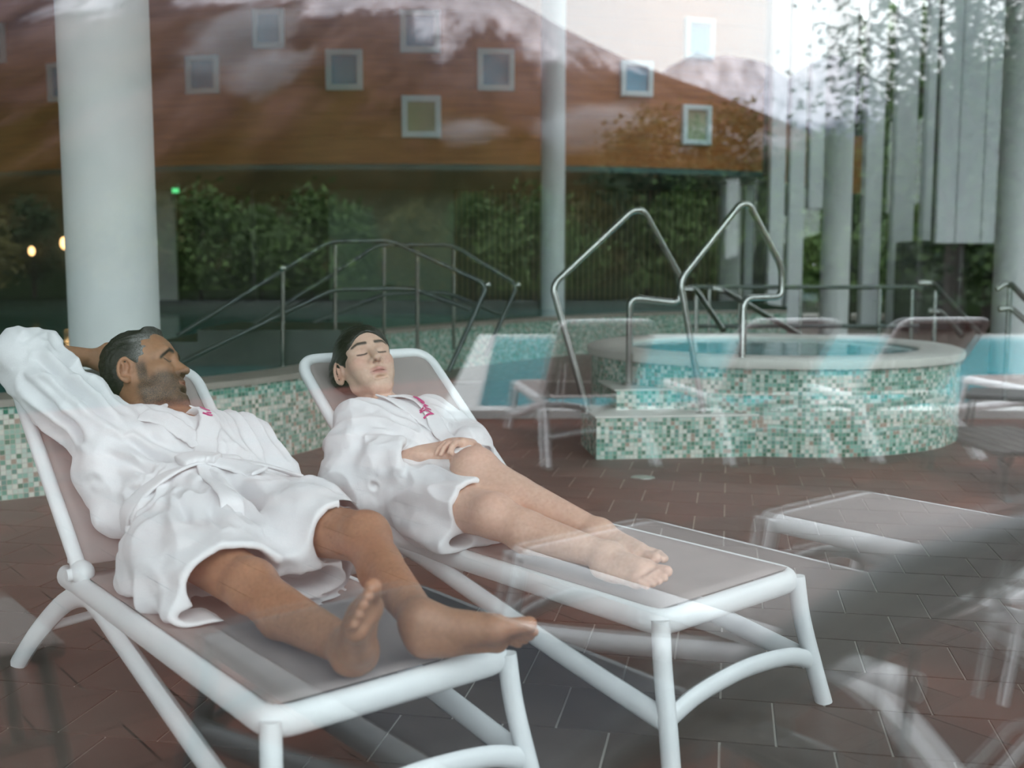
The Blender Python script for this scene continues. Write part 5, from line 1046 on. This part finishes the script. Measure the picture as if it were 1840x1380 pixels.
# hair drawn back into a knot
f = Field(); q = lambda x_, y_, z_: hd_c + hR @ (A_(x_, y_, z_) * hs)
f.ell(q(0, -.008, .046), A_(.0835, .1025, .0905) * hs, hR, .01); f.ell(q(0, .030, .048), A_(.0765, .0700, .0735) * hs, hR, .02); f.ell(q(0, -.045, .0), A_(.070, .060, .060) * hs, hR, .03); f.ell(q(.020, -.116, .058), A_(.054, .042, .052) * hs, hR, .02)
f.ell(q(.045, -.060, .020), A_(.050, .055, .062) * hs, hR, .02); f.ell(q(-.045, -.060, .020), A_(.050, .055, .062) * hs, hR, .02)
f.ell(q(0, .126, -.046), A_(.087, .106, .125) * hs, hR, .008, 's')
for sx in (-1, 1): f.ell(q(sx * .088, -.002, -.028), A_(.03, .030, .050) * hs, hR, .008, 's')
f.half(q(0, -.05, -.048), hR @ A_(0, -.1, -1), q(0, -.04, -.06), .14, .012)
V, F = f.mesh(.0036); N = vnormals(V, F); Q = head_local(V, hd_c, hR, hs); V = V + N * (pnoise(np.stack([Q[:, 0] * 90, Q[:, 1] * 14, Q[:, 2] * 90], 1)) * .0022)[:, None]; C = np.ones((len(V), 4)); C[:, 3] = .0; np_mesh('hair', V, F, M['hair_w'], wom, C)
# robe
f = Field(); upN = unit(bkB(0, 0, 1) - bkB(0, 0, 0))
f.chain([bkB(-.24, .34, .10), shR, shR * .5 + elR * .5, elR + A_(.0, 0, .005)], [.088, .092, .098, .098], .05); f.chain([elR, elR * .5 + wrR * .5 + A_(-.005, 0, -.008), wrR * .92 + elR * .08 + A_(-.01, .0, -.030)], [.098, .096, .094], .04)
f.cap(elR + A_(-.005, .03, -.015), A_(-.37, 1.28, .50), .085, .075, .05)
f.half(wrR * .86 + elR * .14, A_(.8, -.9, .12), wrR + A_(.04, -.04, -.02), .16, .010); f.cap(elR * .4 + wrR * .6 + A_(0, 0, -.012), wrR * 1.3 - elR * .3 + A_(0, 0, -.02), .060, .076, .010, 's')
f.fcap(A_(-.13, 1.16, .50), A_(-.21, 1.00, .49), .175, .150, (0, 0, 1), .72, .06); f.cap(hipR, A_(-.262, .82, .525), .120, .100, .05); f.cap(hipL, A_(-.125, 1.06, .575), .112, .090, .05)
f.fcap(A_(-.30, 1.05, .43), A_(-.335, .84, .425), .070, .060, (0, 0, 1), .55, .05); f.fcap(A_(-.18, 1.0, .46), A_(-.17, .80, .425), .13, .075, (0, 0, 1), .45, .05)
f.fcap(A_(-.345, .97, .44), A_(-.365, .87, .40), .045, .035, (1, 0, 0), .7, .04)
f.half(A_(-.262, .845, .62), A_(-.10, -1, .10), A_(-.27, .72, .50), .20, .008)
f.cap(A_(-.250, 1.0, .515), A_(-.268, .60, .530), .083, .083, .008, 's'); f.fcap(A_(-.30, .95, .428), A_(-.335, .70, .424), .050, .046, (0, 0, 1), .42, .008, 's')
f.fcap(bkB(-.235, .285, .10), bkB(-.02, .28, .095), .115, .115, upN, .92, .05); f.fcap(bkB(-.135, .25, .10), bkB(-.135, .08, .105), .180, .178, upN, .74, .06); f.fcap(bkB(-.135, .08, .105), A_(-.13, 1.16, .505), .178, .185, upN, .70, .06)
f.cap(bkB(-.22, .335, .10), bkB(-.14, .345, .075), .082, .072, .05); f.cap(bkB(-.14, .345, .075), bkB(-.03, .33, .09), .072, .085, .05)
f.chain([bkB(-.02, .33, .095), shL, shL * .5 + elL * .5, elL], [.085, .088, .088, .084], .05); f.chain([elL, elL * .5 + wrL * .5, wrL * .85 + elL * .15], [.084, .076, .066], .04)
f.half(A_(0, .6, LS - .003), (0, 0, -1), A_(0, .6, .2), .80, .006); f.half(bkB(0, .4, -.006), -upN, bkB(0, .42, -.25), .75, .006)
def wr(V):
    d = np.zeros(len(V)); X, Y, Z = V[:, 0], V[:, 1], V[:, 2]; s_, c_ = math.sin(FB.r), math.cos(FB.r); t = (Y - LH) * c_ + (Z - LS) * s_; tors = sstep(Y, 1.08, 1.22); w = pnoise(V * 5 + 3) * .4
    d += tors * .016 * ridge(np.stack([X * 13 + w + t * 4, t * 6.0, Z * 4], 1)) * (1 - sstep(t, .24, .40) * .5)
    d += (1 - tors) * .018 * ridge(np.stack([X * 17 + w, Y * 5 + Z * 3, Z * 9], 1)) * (1 - sstep(-Y, -.97, -.86) * .7)
    for c_0, c_1 in ((shR, elR), (elR, wrR)):
        ua = unit(c_1 - c_0); b = np.cross(ua, A_(0, 0, 1)); ar = np.exp(-(np.maximum(0, np.linalg.norm(V - (c_0 + c_1) / 2, axis=1) - .09) / .07) ** 2); d += ar * .015 * ridge(np.stack([(V @ ua) * 7 + pnoise(V * 8), (V @ b) * 6, Z * 8], 1))
    for a, b, wd, dp in ((bkB(-.28, .33, .18), bkB(-.26, .10, .20), .020, -.022), (bkB(-.24, .26, .20), bkB(-.10, .02, .25), .018, -.016), (elR + A_(.02, -.02, .09), wrR + A_(0, .03, .06), .020, -.018), (bkB(-.15, .16, .24), bkB(-.05, .08, .24), .018, -.012), (A_(-.15, 1.06, .63), A_(-.22, .90, .60), .018, -.016), (A_(-.22, 1.08, .62), A_(-.32, .9, .52), .018, -.018), (A_(-.30, 1.05, .55), A_(-.36, .92, .44), .014, -.014), (elR + A_(-.06, .05, .07), elR + A_(.03, -.05, .08), .018, -.02), (bkB(-.22, .30, .19), bkB(-.15, .06, .25), .011, -.012), (bkB(-.02, .28, .20), bkB(-.06, .10, .23), .012, -.013), (bkB(.03, .22, .17), bkB(.02, .08, .2), .012, -.014), (A_(-.20, 1.08, .62), A_(-.27, .88, .60), .011, -.012), (A_(-.26, 1.08, .60), A_(-.34, .90, .52), .011, -.013), (A_(-.33, 1.3, .62), A_(-.40, 1.18, .55), .012, -.014)): d += fold(V, a, b, wd, dp)
    return d + .002 * pnoise(V * 30) - .008
def dirs(V, N):
    c0 = np.stack([np.full(len(V), -.24), V[:, 1], np.full(len(V), .47)], 1); r = V - c0; r /= np.linalg.norm(r, axis=1)[:, None] + 1e-6; k_ = ((1 - sstep(V[:, 1], .98, 1.08)) * (V[:, 0] > -.45))[:, None]; return N * (1 - k_) + r * k_
robe2 = robe_mesh('bathrobe', f, .0050, wom, wr, 3, dirs=dirs); tag(robe2, 'white terry bathrobe with magenta lettering on the lapel')
lapel = shirt_band('lapel', robe2, [(-.165, .455, .17), (-.112, .43, .22), (-.085, .37, .26), (-.092, .29, .27), (-.112, .20, .27), (-.125, .11, .27), (-.14, .04, .27)], .084, .014, lambda X, t, n: bkB(X, t - .035, n), [(-.13, .40, .08)] * 2 + [(-.12, .34, .08), (-.12, .28, .08), (-.13, .2, .08), (-.13, .11, .08), (-.13, .04, .08)], .007, wom)
shirt_band('lapel', robe2, [(-.20, .455, .17), (-.195, .41, .22), (-.165, .34, .26), (-.135, .27, .27), (-.12, .21, .27)], .058, .012, lambda X, t, n: bkB(X, t - .035, n), [(-.15, .40, .08), (-.15, .37, .08), (-.14, .33, .08), (-.13, .27, .08), (-.13, .21, .08)], .004, wom)
shirt_band('belt', robe2, [(-.22, .065, .25), (-.19, .065, .26), (-.12, .07, .27), (-.03, .07, .25), (.04, .07, .19)], .05, .012, bkB, [(-.13, .06, .08)] * 5, .004, wom)

_t = text2d('Vivea', .060); V, F = _t; wd_ = max(v_[0] for v_ in V); V = [(v_[0] - wd_ / 2, v_[1] - .020) for v_ in V]
_a, _b2 = bkB(-.122, .235, .25), bkB(-.112, .355, .24); lettering('lapel_lettering', [lapel, robe2], (V, F), (_a + _b2) / 2, unit(_b2 - _a), unit(bkB(-1, 0, 0) - bkB(0, 0, 0)), unit(bkB(.25, 0, 1) - bkB(0, 0, 0)), 'magenta', lapel)
